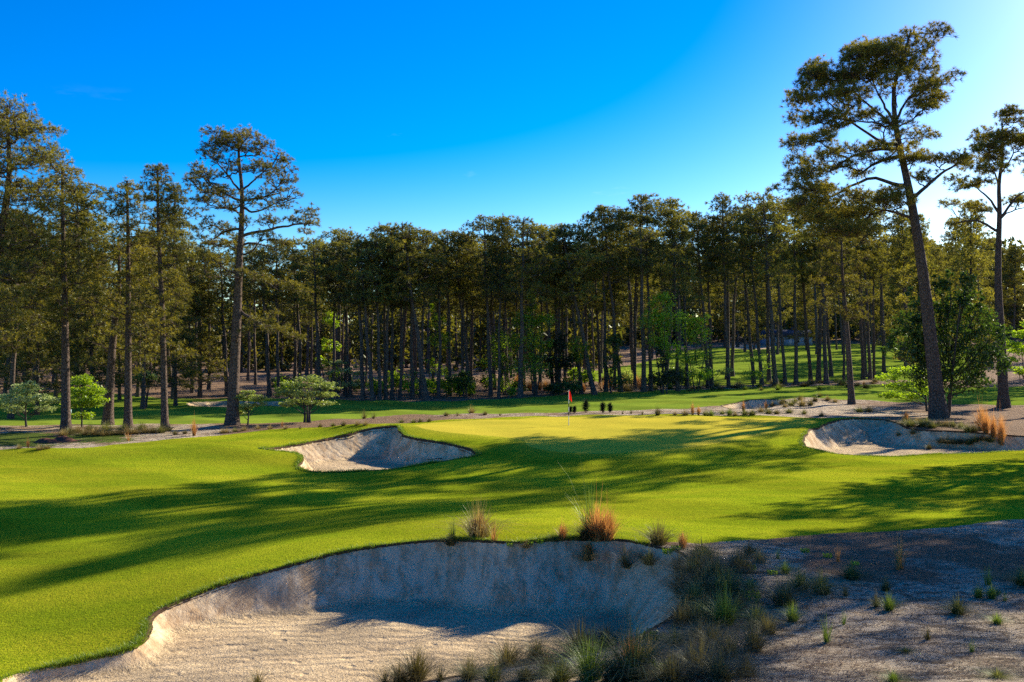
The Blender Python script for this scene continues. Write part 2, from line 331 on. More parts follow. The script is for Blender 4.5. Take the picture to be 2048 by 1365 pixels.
_P = np.concatenate([np.ones((_n, 1)), CS], 1); _A = np.block([[_K, _P], [_P.T, np.zeros((3, 3))]])
_W = np.linalg.solve(_A, np.concatenate([CZ, np.zeros(3)]))
def base_z(x, y):
    x = np.atleast_1d(np.asarray(x, float)); y = np.atleast_1d(np.asarray(y, float))
    yy = np.clip(y, 2.0, 4000); s_ = np.clip(x / yy, -.78, .78) / .1; t_ = np.log(yy) / .1
    out = np.empty(x.shape); sf, tf, of = s_.ravel(), t_.ravel(), out.reshape(-1)
    for a in range(0, len(sf), 60000):
        S = sf[a:a + 60000, None]; T = tf[a:a + 60000, None]
        of[a:a + 60000] = tps((S - CS[None, :, 0]) ** 2 + (T - CS[None, :, 1]) ** 2) @ _W[:_n] + _W[_n] + _W[_n + 1] * S[:, 0] + _W[_n + 2] * T[:, 0]
    return out
_Y = np.exp(np.linspace(math.log(7), math.log(900), 1400))
def at_base(u, v):
    s_ = (u - 1024) / FPX; q = (v - HORIZ) / FPX
    hz = base_z(s_ * _Y, _Y); ray = EYE - q * _Y
    k = np.nonzero(ray <= hz)[0]; i = k[0] if len(k) else len(_Y) - 1
    if i > 0:
        a = ray[i - 1] - hz[i - 1]; b = ray[i] - hz[i]; f = a / (a - b + 1e-9); y = _Y[i - 1] + f * (_Y[i] - _Y[i - 1])
    else: y = _Y[0]
    return s_ * y, y

def poly(px, closed_smooth=True, k=4):
    P = np.array([at_base(u, v) for u, v in px]); n = len(P); out = []
    for i in range(n):
        a, b, c, d = P[i - 1], P[i], P[(i + 1) % n], P[(i + 2) % n]
        for j in range(k):
            f = j / k; out.append(.5 * (2 * b + (c - a) * f + (2 * a - 5 * b + 4 * c - d) * f * f + (3 * b - a - 3 * c + d) * f ** 3))
    return np.array(out)
def sdist(P, x, y, margin=1e9):
    """signed distance, positive inside"""
    x = np.asarray(x, float); y = np.asarray(y, float); out = np.full(x.shape, -1e3)
    mn, mxx = P.min(0) - 6, P.max(0) + 6
    m = (x > mn[0]) & (x < mxx[0]) & (y > mn[1]) & (y < mxx[1])
    X, Y = x[m], y[m]
    if not len(X): return out
    d2 = np.full(X.shape, 1e12); ins = np.zeros(X.shape, bool)
    for i in range(len(P)):
        a = P[i - 1]; b = P[i]; e = b - a; l2 = e @ e + 1e-12
        t = np.clip(((X - a[0]) * e[0] + (Y - a[1]) * e[1]) / l2, 0, 1)
        d2 = np.minimum(d2, (X - a[0] - t * e[0]) ** 2 + (Y - a[1] - t * e[1]) ** 2)
        c = ((a[1] > Y) != (b[1] > Y)); xi = a[0] + (Y - a[1]) / (b[1] - a[1] + 1e-12) * e[0]; ins ^= c & (X < xi)
    out[m] = np.where(ins, 1, -1) * np.sqrt(d2); return out

# sum-of-sines wobble so that edges are not drawn with a ruler
_wv = [(rng.uniform(.6, 5.5), rng.uniform(0, 6.28), rng.uniform(0, 6.28)) for _ in range(14)]
def wob(x, y):
    o = 0
    for f, a, p_ in _wv: o = o + np.sin(f * (x * math.cos(a) + y * math.sin(a)) + p_) / (f + .6)
    return o * .22
BK = {
 'front': dict(P=poly([(0,1362),(150,1324),(262,1296),(296,1262),(300,1235),(340,1210),(450,1167),(600,1125),(700,1100),(850,1080),(950,1080),(1040,1084),(1130,1079),(1235,1078),(1320,1092),(1372,1112),(1378,1165),(1345,1235),(1262,1283),(1150,1313),(1000,1338),(800,1375),(500,1420),(100,1430)]), floor=-.12, slope=.95, lip=.10, wob=.09, amp=.02),
 'mid': dict(P=poly([(520,904),(600,888),(700,868),(760,859),(795,857),(810,868),(850,880),(920,893),(957,907),(900,920),(750,941),(650,946),(600,937),(606,920),(590,909)]), floor=-.5, slope=1.0, lip=.16, wob=.3, amp=.04),
 'right': dict(P=poly([(1600,888),(1612,868),(1645,849),(1700,838),(1765,839),(1815,854),(1850,859),(1920,863),(2000,870),(2120,874),(2300,880),(2300,904),(2048,903),(1850,911),(1700,912),(1640,903)]), floor=-.35, slope=.8, lip=.1, wob=.3, amp=.05),
 'far': dict(P=poly([(1440,812),(1480,804),(1530,799),(1575,802),(1560,812),(1520,818),(1470,818)]), floor=-.3, slope=.7, lip=.1, wob=.3, amp=.05),
 'wood': dict(P=poly([(370,806),(400,803),(460,802),(570,804),(590,808),(560,812),(480,814),(400,814)]), floor=-.4, slope=.5, lip=.05, wob=.3, amp=.05),
 'hill': dict(P=poly([(1458,692),(1500,690),(1545,694),(1530,699),(1470,698)]), floor=3.5, slope=.1, lip=.02, wob=.3, amp=.05),
}
def full_z(x, y, b=None):
    x = np.atleast_1d(np.asarray(x, float)); y = np.atleast_1d(np.asarray(y, float))
    z = base_z(x, y) if b is None else b
    z = z.copy(); wall = np.zeros(x.shape); lipd = np.zeros(x.shape)
    # mown mounds beside the middle bunker
    for mx_0, my_0, a0, sx0, sy0 in ((-15.5, 45.5, .38, 3.2, 1.6), (-22.5, 46.5, .30, 3.0, 1.6), (-11.5, 44.2, .25, 2.2, 1.3), (-9, 53.5, .22, 4, 1.8)): z += a0 * np.exp(-((x - mx_0) / sx0) ** 2 - ((y - my_0) / sy0) ** 2)
    # gentle small-scale unevenness
    z += .012 * np.clip(y / 25, .6, 3) * (np.sin(x * 1.3 + 1.1 * np.sin(y * .7)) + np.sin(y * 1.1 + .8 * np.sin(x * .9)))
    rough = np.clip((x + 1.0) / 2.5, 0, 1) * np.clip((22.5 - y) / 1.5, 0, 1); z += rough * (.07 * wob(x * 1.4, y * 1.4) + .02 * wob(x * 4 + 9, y * 4))
    for k, b_ in BK.items():
        d = sdist(b_['P'], x, y) + wob(x, y) * b_['wob']; m = d > 0
        if not m.any(): continue
        sl = b_['slope'] * (1 - .45 * np.clip((x[m] - 2.2) / 1.2, 0, 1) * (k == 'front')) * (1 + .25 * wob(x[m] * 1.2 + 5, y[m] * 1.2))
        face = z[m] - b_['lip'] * np.clip(d[m] / .45, 0, 1) - sl * d[m]
        fl = b_['floor'] + .04 * wob(x[m], y[m]) + b_['amp'] * np.sin(x[m] * 2.1 + y[m]) * .4
        kx = .12; hh = np.clip(.5 + .5 * (face - fl) / kx, 0, 1); zz = fl * (1 - hh) + face * hh + kx * hh * (1 - hh)
        zz = np.where(z[m] - .05 < fl, z[m] - .05 * np.clip(d[m] / .3, 0, 1), zz)
        wall[m] = np.clip((zz - fl) / .25, 0, 1); z[m] = zz
    return z, wall
def gz(x, y): return float(full_z(x, y)[0][0])
def at(u, v):
    """ground point seen at that place of the photograph"""
    s_ = (u - 1024) / FPX; q = (v - HORIZ) / FPX
    hz = full_z(s_ * _Y, _Y)[0]; ray = EYE - q * _Y
    k = np.nonzero(ray <= hz)[0]; i = k[0] if len(k) else len(_Y) - 1
    y = _Y[i]
    if i > 0:
        a = ray[i - 1] - hz[i - 1]; b = ray[i] - hz[i]; y = _Y[i - 1] + a / (a - b + 1e-9) * (_Y[i] - _Y[i - 1])
    return s_ * y, y, gz(s_ * y, y)

ZP = {
 'putting_green': poly([(838,857),(850,849),(1000,839),(1150,834),(1400,833),(1580,837),(1632,843),(1590,855),(1530,868),(1470,880),(1400,893),(1270,904),(1130,905),(1060,895),(1045,882),(1000,872),(900,866)]),
 'fairway': poly([(-900,1000),(-300,945),(0,912),(200,893),(400,873),(600,857),(740,850),(850,844),(1000,835),(1300,830),(1600,834),(1720,836),(1790,845),(1700,880),(1850,900),(2048,902),(2300,904),(2900,910),(2900,1040),(2300,1035),(2048,1040),(1900,1055),(1700,1066),(1550,1078),(1430,1084),(1330,1082),(1200,1110),(900,1230),(500,1365),(100,1415),(-100,1500),(-400,1900),(-900,1900)], k=3),
 'far_fairway': poly([(-500,806),(0,790),(180,785),(340,797),(600,799),(850,803),(1000,799),(1200,786),(1400,779),(1600,773),(1760,769),(1900,776),(2300,772),(2300,806),(1960,809),(1880,808),(1780,804),(1700,800),(1620,797),(1560,800),(1480,808),(1430,814),(1300,819),(1200,822),(1100,826),(900,829),(800,831),(700,838),(560,846),(450,848),(200,850),(0,853),(-500,870)], k=3),
 'third': poly([(1190,764),(1190,742),(1290,725),(1330,712),(1400,698),(1600,688),(1800,690),(1960,696),(1960,740),(1900,762),(1750,760),(1600,765),(1450,772),(1300,770)], k=3),
}
# grid: rows at growing distance, columns fanned out from the camera
ys = [2.0]
while ys[-1] < 3800:
    y = ys[-1]; ys.append(y * (1.03 if y < 11 else 1.0045 if y < 30 else 1.0055 if y < 72 else 1.009 if y < 330 else 1.07))
ys = np.array(ys)
ss = np.concatenate([np.linspace(-1.6, -.6, 28)[:-1], np.arange(-.6, .6, 3.2 / FPX), np.linspace(.6, 1.6, 28)])
S_, Y_ = np.meshgrid(ss, ys)
def zone_phi(X, Y):
    ph = {}
    ph['bunker'] = np.full(X.shape, -1e3)
    for k, b_ in BK.items(): ph['bunker'] = np.maximum(ph['bunker'], sdist(b_['P'], X, Y) + wob(X, Y) * b_['wob'])
    ph['putting_green'] = sdist(ZP['putting_green'], X, Y)
    ph['fairway'] = sdist(ZP['fairway'], X, Y) + wob(X * 1.5, Y * 1.5) * .25
    ph['far_fairway'] = np.maximum(sdist(ZP['far_fairway'], X, Y), sdist(ZP['third'], X, Y)) + wob(X, Y) * .6
    return ph
X_ = S_ * Y_; ph = zone_phi(X_, Y_)
moved = np.zeros(X_.shape, bool); Yn = Y_.copy(); Sn = S_.copy()
for k in ('bunker', 'putting_green', 'fairway', 'far_fairway'):
    p_ = ph[k]
    a, b = p_[:-1], p_[1:]; c = (a * b < 0) & (np.abs(a) < 5); f = np.where(c, a / (a - b + 1e-12), 0)
    lo = c & (f < .5) & ~moved[:-1]; i, j = np.nonzero(lo); Yn[i, j] = Y_[i, j] + f[i, j] * (Y_[i + 1, j] - Y_[i, j]); moved[i, j] = True; p_[i, j] = 0
    hi = c & (f >= .5) & ~moved[1:]; i, j = np.nonzero(hi); Yn[i + 1, j] = Y_[i, j] + f[i, j] * (Y_[i + 1, j] - Y_[i, j]); moved[i + 1, j] = True; p_[i + 1, j] = 0
X_ = Sn * Yn; Y_ = Yn
BZ = base_z(X_, Y_); Z_, WALL = full_z(X_.ravel(), Y_.ravel(), BZ.ravel()); Z_ = Z_.reshape(X_.shape); WALL = WALL.reshape(X_.shape)
# where pine straw and weeds lie: soft control points (u, v, value)
SP = [(2020,1075,.15),(1960,1060,.2),(1880,1190,.1),(2040,1230,.1),(1780,1290,.05),(1700,1120,.8),(1950,1090,.9),(1500,1110,.35),(1850,1145,.55),(2048,1130,.75),(1800,1200,.25),(1600,1300,.1),(2000,1300,.25),(1300,1300,.05),(1450,1250,.05),(1700,1230,.1),(1400,1350,.1),(1900,1200,.15),(1100,1340,.1),(800,1400,.1),(2000,1050,.5),(1900,845,.85),(2048,840,.9),(1750,830,.4),(1450,833,.25),(1600,820,.25),(1250,826,.45),
      (1000,830,.5),(800,838,.75),(650,850,.85),(520,858,.8),(400,868,.35),(300,872,.4),(200,880,.6),(100,878,.7),(0,900,.2),(150,898,.1),(350,880,.1),(60,868,.5),(1650,790,.5),(1900,815,.8),(2048,818,.8),(600,795,.9),(300,790,.9),(1000,790,.85),(1400,775,.6),(1650,770,.6),(1200,1090,.5),(1400,1140,.5)]
SPw = np.array([(*at_base(u, v), val) for u, v, val in SP])
def soft(pts, X, Y, default, dw):
    num = np.full(X.shape, default * dw); den = np.full(X.shape, dw)
    for px, py, val in pts:
        r2 = ((X / Y - px / py) / .05) ** 2 + ((np.log(Y) - math.log(py)) / .09) ** 2
        w_ = 1 / (r2 + .15) ** 2; num += w_ * val; den += w_
    return num / den
STRAW = soft(SPw, X_, Y_, .85, .05)
WPw = np.array([(*at_base(u, v), val) for u, v, val in [(40,880,1.0),(200,875,.8),(1420,1110,.4),(1250,778,.5),(1650,776,.35),(1700,776,.5),(1000,798,.35),(1300,812,.0),(1600,1100,.35),(820,846,.5),(300,862,.4),(1500,1140,.1)]])
WEED = soft(WPw, X_, Y_, .05, 1.2)
NEARG = np.clip(1 + ph['putting_green'] / 2.2, 0, 1) ** 1.6; nr, nc = X_.shape; idx = np.arange(nr * nc).reshape(nr, nc)
Fq = np.stack([idx[:-1, :-1], idx[:-1, 1:], idx[1:, 1:], idx[1:, :-1]], -1).reshape(-1, 4)
def fmean(p_): q = p_.ravel()[Fq]; s_ = np.sign(q); return s_.sum(1) + q.mean(1) * 1e-3 > 0
zone = np.zeros(len(Fq), int)
for i, k in ((3, 'far_fairway'), (2, 'fairway'), (1, 'putting_green'), (4, 'bunker')): zone[fmean(ph[k])] = i
PV = np.stack([X_.ravel(), Y_.ravel(), Z_.ravel()], 1)
def sheet(name, mask, mat):
    f = Fq[mask]; u_, inv = np.unique(f, return_inverse=True)
    me = mk_mesh(name, PV[u_], [inv.reshape(-1, 4)], mat, {'wall': WALL.ravel()[u_], 'straw': STRAW.ravel()[u_], 'weed': WEED.ravel()[u_], 'near': NEARG.ravel()[u_]}, True)
    return tag(obj(name, me), kind='structure')
sheet('ground', zone == 0, M['ground']); sheet('putting_green', zone == 1, M['green'])
sheet('fairway', zone == 2, M['fairway'])
FC = PV[Fq].mean(1)
sheet('distant_fairway', (zone == 3) & (FC[:, 1] >= 138), M['far_fairway'])
sheet('second_fairway', (zone == 3) & (FC[:, 1] < 138), M['far_fairway'])
for k, b_ in BK.items():
    m_ = (zone == 4) & (sdist(b_['P'], FC[:, 0], FC[:, 1]) > -.6)
    if m_.any(): sheet('bunker', m_, M['sand'])
M['soil'] = plain('dark soil and roots under the turf', (.085, .052, .03), .95, .05)
for k, b_ in BK.items():
    if k in ('hill', 'wood'): continue
    P = b_['P']; seg = np.roll(P, -1, 0) - P; stp = .05 if k == 'front' else .12; Q = np.concatenate([P[i] + seg[i] * np.arange(0, 1, stp / max(stp * 1.01, math.hypot(*seg[i])))[:, None] for i in range(len(P))])
    phi_ = lambda a: sdist(P, a[:, 0], a[:, 1]) + wob(a[:, 0], a[:, 1]) * b_['wob']
    for _ in range(4):
        f0 = phi_(Q); e = .01; gx_ = (phi_(Q + [e, 0]) - f0) / e; gy_ = (phi_(Q + [0, e]) - f0) / e; g2 = np.maximum(gx_ ** 2 + gy_ ** 2, .3); Q = Q - np.clip(f0 / g2, -.3, .3)[:, None] * np.stack([gx_, gy_], 1)
    nrm_ = np.stack([gx_, gy_], 1); nrm_ /= np.linalg.norm(nrm_, axis=1)[:, None] + 1e-9
    zt_ = full_z(Q[:, 0], Q[:, 1])[0]; hgt = zt_ - b_['floor']; sc_ = 1.0 if k == 'front' else 2.0
    dep = np.clip((hgt - .22) / .5, 0, 1) * (.07 + .06 * np.abs(wob(Q[:, 0] * 3, Q[:, 1] * 3)) + .035 * rng.uniform(0, 1, len(Q))) * sc_
    rows_ = []
    for ins_, dz_ in ((-.03, .004), (.02, .012), (.035, -.35), (.03, -.8), (.07, -1.0)):
        zz_ = zt_ + (dz_ if dz_ > 0 else dz_ * dep); rows_.append(np.concatenate([Q + nrm_ * (ins_ * sc_) + rng.normal(0, .006 * sc_, Q.shape), zz_[:, None]], 1))
    n_ = len(Q); V_ = np.concatenate(rows_); i_ = np.arange(n_); j_ = np.roll(i_, -1); ok = (dep > .015) & (np.linalg.norm(Q - Q[j_], axis=1) < 6 * stp)
    F_ = np.concatenate([np.stack([r_ * n_ + i_, r_ * n_ + j_, (r_ + 1) * n_ + j_, (r_ + 1) * n_ + i_], 1)[ok] for r_ in range(4)])
    tag(obj('bunker_edge', mk_mesh('bunker_edge', V_, [F_], M['soil'], None, False)), kind='structure')
# ground beside and behind the viewer
gx, gy = np.meshgrid(np.linspace(-60, 60, 61), np.linspace(-60, 12, 37))
gzz = np.where(gy < 2.5, 3.1 - .02 * np.hypot(gx, gy) , base_z(gx, np.maximum(gy, 2.5)).reshape(gx.shape) - .35)
inner = (np.abs(gx) < 1.5 * gy) ; gzz = np.where(inner, gzz - .5, gzz)
i_ = np.arange(gx.size).reshape(gx.shape)
me = mk_mesh('ground_behind', np.stack([gx, gy, gzz], -1).reshape(-1, 3), [np.stack([i_[:-1, :-1], i_[:-1, 1:], i_[1:, 1:], i_[1:, :-1]], -1).reshape(-1, 4)], M['ground'], {'straw': np.full(gx.size, .4), 'weed': np.zeros(gx.size), 'wall': np.zeros(gx.size)}, True)
tag(obj('ground', me), kind='structure')

# ------------------------------------------------------------------ pine trees
def unit(a): return a / (np.linalg.norm(a, axis=-1, keepdims=True) + 1e-9)
def needles(mb, C, D, n, Ln, wd, tint, rs, spread=1.0):
    """bursts of needles at points C pointing along D"""
    m = len(C); d = unit(rs.normal(size=(m, n, 3)) * spread + D[:, None, :] * 1.0)
    ln = Ln * rs.uniform(.7, 1.15, (m, n, 1)); side = unit(np.cross(d, rs.normal(size=(m, n, 3)))) * (wd / 2)
    base = C[:, None, :] + d * ln * .06; tip = C[:, None, :] + d * ln; tip[..., 2] -= ln[..., 0] * .12
    V = np.stack([base - side, base + side, tip], 2).reshape(-1, 3)
    T = np.arange(m * n * 3).reshape(-1, 3)
    a = np.repeat(np.clip(tint[:, None] + rs.normal(0, .08, (m, n)), 0, 1).ravel(), 3)
    mb.add(V, T=T, a=a)

def grow(rs, trunk, pads, tuft_n, needle_n, Ln, wd, limb_low=.45, merge=True, limb_k=5, twig_r=.012, seeds=()):
    """trunk: (n,4) x,y,z,r ; pads: x,y,z,rx,rz,weight. Limbs fork from the trunk or from limbs already grown. Returns trunk, limbs, foliage"""
    tb = MB(); fb = MB(); limbs = []; tr = trunk; tb.tube(tr[:, :3], tr[:, 3], 10); top = tr[-1, 2]
    zc = min(p[2] for p in pads); zt = np.linspace(max(top * .1, zc - 1.6), top - .15, 40)
    TN = np.stack([np.interp(zt, tr[:, 2], tr[:, k]) for k in (0, 1, 2)], 1)
    order = sorted(range(len(pads)), key=lambda i: math.hypot(pads[i][0] - np.interp(pads[i][2], tr[:, 2], tr[:, 0]), pads[i][1] - np.interp(pads[i][2], tr[:, 2], tr[:, 1])))
    NP = [TN]; NO = [np.full(len(TN), -1)]; NT = [np.zeros(len(TN))]
    for sp in seeds:
        sl = MB(); sl.tube(sp[:, :3], sp[:, 3], 7); limbs.append(sl); NP.append(sp[3:, :3]); NO.append(np.full(len(sp) - 3, -1)); NT.append(np.zeros(len(sp) - 3))
    curves = {}; parent = {}
    for i in order:
        C = np.array(pads[i][:3]); P_ = np.concatenate(NP); O_ = np.concatenate(NO); T_ = np.concatenate(NT)
        D = C - P_; hd = np.hypot(D[:, 0], D[:, 1]); dist = np.linalg.norm(D, axis=1)
        want = np.where(O_ < 0, limb_low * hd * .7, .12 * hd); cost = dist * np.where(O_ < 0, 1.0, 1.12) + 1.1 * np.abs(D[:, 2] - want) * np.where(D[:, 2] < want, 1.2, .7) + rs.uniform(0, .25, len(P_))
        k = int(cost.argmin()); S = P_[k]; ln = np.linalg.norm(C - S) + 1e-6; parent[i] = int(O_[k])
        hv = C - S; hv[2] *= .2
        mid = S + hv * .55 + np.array([0, 0, .1 * ln * rs.uniform(-.6, 1)]); mid += rs.normal(0, .09 * ln, 3)
        P = bez(S, mid, C, 7); P[1:-1] += rs.normal(0, .028 * ln, (5, 3)); curves[i] = P
        NP.append(P[2:]); NO.append(np.full(5, i)); NT.append(np.linspace(.3, 1, 5))
    load = {i: 1.0 for i in curves}
    for i in reversed(order):
        if parent[i] >= 0: load[parent[i]] += load[i]
    for i in order:
        px, py, pz, rx, rz, wt = pads[i]; C = np.array([px, py, pz]); P = curves[i]
        r0 = .022 + .021 * math.sqrt(load[i]) * (.6 + .4 * min(2, np.linalg.norm(P[-1] - P[0]) / 2)); r1 = .016 if load[i] < 1.5 else .55 * r0
        lb = tb if merge else MB(); lb.tube(P, np.linspace(r0, r1, 7), limb_k)
        ns_ = max(3, int(4 * wt + .5)); sub = unit(rs.normal(size=(ns_, 3))) * rs.uniform(.45, .8, (ns_, 1)) * np.array([rx, rx, rz]) + C
        st = P[rs.integers(3, 7, ns_)]; lb.twigs(st, sub, .02, .012)
        nt_ = max(3, int(tuft_n * wt)); q = unit(rs.normal(size=(nt_, 3))); q[:, 2] = np.where(q[:, 2] < -.35, -q[:, 2] * .5, q[:, 2])
        q = unit(q) * rs.uniform(.25, 1.1, (nt_, 1)) ** .7; tp = C + q * np.array([rx, rx, rz])
        nn = np.concatenate([sub, P[4:]]); nd = nn[((tp[:, None] - nn[None]) ** 2).sum(-1).argmin(1)]
        lb.twigs(nd, tp, twig_r, twig_r * .6)
        D = unit(unit(tp - C) * .6 + unit(tp - nd) * .5 + np.array([0, 0, .55]))
        ti = np.clip(.42 + .35 * q[:, 2] + rs.normal(0, .16, nt_) + rs.normal(0, .12), 0, 1)  # higher tufts get the lighter olive: sunlit pad tops put into the colour
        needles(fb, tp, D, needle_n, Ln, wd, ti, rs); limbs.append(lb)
    return tb, limbs, fb

def generic_pads(rs, H, cb, Rm, n, shape='round', rx=(.8, 1.4)):
    out = []
    for i in range(n):
        t = (i + rs.uniform(0, 1)) / n; z = cb + (H - .5 - cb) * t
        if shape == 'round': env = math.sqrt(max(0, 1 - ((t - .52) / .56) ** 2)) * .95 + .05
        elif shape == 'cone': env = (1 - t) ** .75 * .95 + .12
        else: env = .55 + .45 * math.sin(t * 2.6 + .4) if t < .9 else .35
        a = i * 2.399 + rs.uniform(-.5, .5); r_ = Rm * env * rs.uniform(.35, 1.0)
        x = rs.uniform(*rx); out.append((r_ * math.cos(a), r_ * math.sin(a), z, x, x * rs.uniform(.5, .85), rs.uniform(.7, 1.25) * (x / 1.1) ** 2))
    out.append((0, 0, H - .35, rx[0] * .9, rx[0] * .6, .8))
    return out

def trunk_path(rs, H, r0, bend=.25, n=16):
    z = np.linspace(0, H, n); a, b, p1, p2 = rs.uniform(-bend, bend), rs.uniform(-bend, bend), rs.uniform(0, 6), rs.uniform(0, 6)
    x = a * np.sin(z / H * 3 + p1) - a * math.sin(p1) + .05 * np.sin(z * .9 + p2); y = b * np.sin(z / H * 2.6 + p2) - b * math.sin(p2)
    r_ = r0 * (1 - .78 * (z / H) ** 1.15) + r0 * .55 * np.exp(-z / .35); z = z.copy(); z[0] = -.3
    return np.stack([x, y, z, r_], 1)

def pine_proto(seed, H, r0, cb, Rm, npads, shape, tuft, ndl, Ln, wd, mats, rx=(.8, 1.4), bend=.3, limb_low=.45):
    rs = np.random.default_rng(seed); tr = trunk_path(rs, H, r0, bend)
    pads = generic_pads(rs, H, cb, Rm, npads, shape, rx)
    # follow the trunk's bend
    pads = [(p[0] + np.interp(p[2], tr[:, 2], tr[:, 0]), p[1] + np.interp(p[2], tr[:, 2], tr[:, 1]), *p[2:]) for p in pads]
    # a few dead stubs under the crown
    tb, _, fb = grow(rs, tr, pads, tuft, ndl, Ln, wd, limb_low)
    for _ in range(7):
        z = rs.uniform(cb * .62, cb * 1.02); a = rs.uniform(0, 6.28); c = np.array([np.interp(z, tr[:, 2], tr[:, 0]), np.interp(z, tr[:, 2], tr[:, 1]), z])
        e = c + np.array([math.cos(a), math.sin(a), rs.uniform(-.1, .3)]) * rs.uniform(.5, 1.6); tb.tube(bez(c, (c + e) / 2 + [0, 0, .1], e, 4), [.03, .025, .018, .008], 4)
    return tb.mesh('pine_trunk', mats[0], True), fb.mesh('pine_crown', mats[1])

wood_protos = []
specs = [(18, .20, 10.5, 2.6, 22, 'round'), (18, .19, 11.5, 2.2, 19, 'round'), (18, .22, 9.5, 3.0, 26, 'round'), (18, .17, 9.8, 2.0, 22, 'cone'), (18, .21, 12.0, 2.9, 20, 'round'), (18, .18, 8.2, 2.4, 26, 'cone'), (18, .20, 12.2, 2.4, 16, 'flat'), (18, .21, 10.8, 2.8, 22, 'flat')]
for i, (H, r0, cb, Rm, npd, sh) in enumerate(specs):
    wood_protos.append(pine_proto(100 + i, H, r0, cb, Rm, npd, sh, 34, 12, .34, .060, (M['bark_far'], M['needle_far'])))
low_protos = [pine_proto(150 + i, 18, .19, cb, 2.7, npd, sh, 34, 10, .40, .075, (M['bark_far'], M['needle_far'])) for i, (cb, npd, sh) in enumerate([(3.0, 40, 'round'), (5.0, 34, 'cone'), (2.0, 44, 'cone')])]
near_protos = []
for i, (H, r0, cb, Rm, npd, sh) in enumerate([(19, .2, 7.5, 2.9, 44, 'cone'), (19, .2, 6.0, 3.2, 52, 'round'), (19, .22, 8.0, 3.0, 40, 'flat'), (15, .17, 1.8, 3.1, 52, 'cone'), (19, .2, 3.0, 3.0, 50, 'round')]):
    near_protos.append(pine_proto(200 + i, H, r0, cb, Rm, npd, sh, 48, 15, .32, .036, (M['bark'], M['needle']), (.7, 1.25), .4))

ORD = 'first second third fourth fifth sixth seventh eighth ninth tenth eleventh twelfth thirteenth fourteenth fifteenth sixteenth seventeenth eighteenth nineteenth twentieth twenty-first twenty-second twenty-third twenty-fourth twenty-fifth twenty-sixth twenty-seventh twenty-eighth twenty-ninth thirtieth thirty-first thirty-second thirty-third thirty-fourth thirty-fifth thirty-sixth thirty-seventh thirty-eighth thirty-ninth fortieth'.split()
def put_pine(proto, H0, x, y, H, label, group, rz=None, wx=1.0, lean=(0, 0), name='pine_tree', thick=1.0):
    s_ = H / H0; e = empty(name, (x, y, gz(x, y) - .02), 0); e.scale = (s_ * wx, s_ * wx, s_)
    e.rotation_euler = (lean[0], lean[1], random.uniform(0, 6.28) if rz is None else rz)
    tag(e, label, 'pine tree', group)
    t = obj('trunk', proto[0], e); obj('crown', proto[1], e, kind='stuff'); return e

def lean_for(u0, u1, H, y):
    """tilt so that the top stands over column u1"""
    return math.atan2((u1 - u0) / FPX * y, H)

looks = {0: 'slim round crowned pine', 1: 'thin small crowned pine', 2: 'broad crowned tall pine', 3: 'thin spire topped pine', 4: 'dark high crowned pine', 5: 'pointed low branched pine', 6: 'sparse flat topped pine', 7: 'flat boughed layered pine'}
# front row of the wood: (u base, v base, u top, v top, width, proto)
ROW = [(384,786,380,525,1,0),(399,792,405,500,1,4),(454,793,450,505,1.1,2),(538,795,530,500,1.2,4),(556,795,560,480,1,0),(600,790,590,482,1.1,6),(640,795,636,478,1.1,2),(668,793,660,485,1,1),(690,791,700,475,1.1,4),(700,794,690,488,1,0),(726,800,724,470,1.1,2),
 (746,802,722,482,1.1,7),(759,801,760,468,1,0),(772,800,770,478,1,1),(783,800,790,462,1,4),(800,800,812,470,1,3),(824,798,828,455,1.1,0),(842,797,842,462,1,1),(852,800,815,445,1.3,2),(877,796,880,490,1,6),
 (900,792,903,462,1.1,0),(924,792,930,470,1,7),(941,792,913,465,1.1,4),(981,793,976,433,1.15,0),(998,797,1000,440,1,3),(1040,796,1058,437,1.3,2),(1070,790,1062,448,1.1,0),(1105,788,1088,450,1.1,4),(1120,787,1110,462,1,1),(1162,787,1135,448,1.1,0),
 (1188,790,1130,445,1.25,2),(1211,784,1210,414,1.1,4),(1241,785,1214,412,1.2,0),(1271,777,1262,440,1,1),(1289,784,1282,390,1.35,7),(1301,783,1300,400,1.1,0),(1356,783,1342,398,1.2,5),(1374,778,1370,430,1,0),(1416,776,1398,425,1.1,4),(1458,776,1438,392,1.2,3),
 (1507,767,1486,414,1.2,0),(1523,771,1500,408,1.1,4),(1551,775,1535,388,1.3,2),(1570,772,1552,392,1.1,0),(1593,771,1590,400,1.2,7),(1621,764,1600,395,1.2,0),(1640,766,1638,400,1,1),(1652,769,1648,385,1.3,2),(1688,764,1684,420,1,3),(1726,759,1720,400,1.2,0),(1740,760,1728,390,1.1,4),(1769,750,1760,415,1.2,7)]
flag_u = 1137
lefts = sorted([r_[0] for r_ in ROW if r_[0] < flag_u], reverse=True); rights = sorted([r_[0] for r_ in ROW if r_[0] >= flag_u])
for (u, v, u1, v1, wx, pi) in ROW:
    x, y, z = at(u, v); H = EYE - (v1 - HORIZ) / FPX * y - z
    k = lefts.index(u) if u < flag_u else rights.index(u)
    lab = f'{looks[pi]}, {ORD[k]} along the wood edge from the flag towards the {"lone pine" if u < flag_u else "leafy tree"}'
    put_pine(wood_protos[pi], 18, x, y, H, lab, 'pines along the front edge of the wood', wx=wx * 18 / H * .93 * (y / 100) ** .35, lean=(0, lean_for(u, u1, H, y)), rz=0)
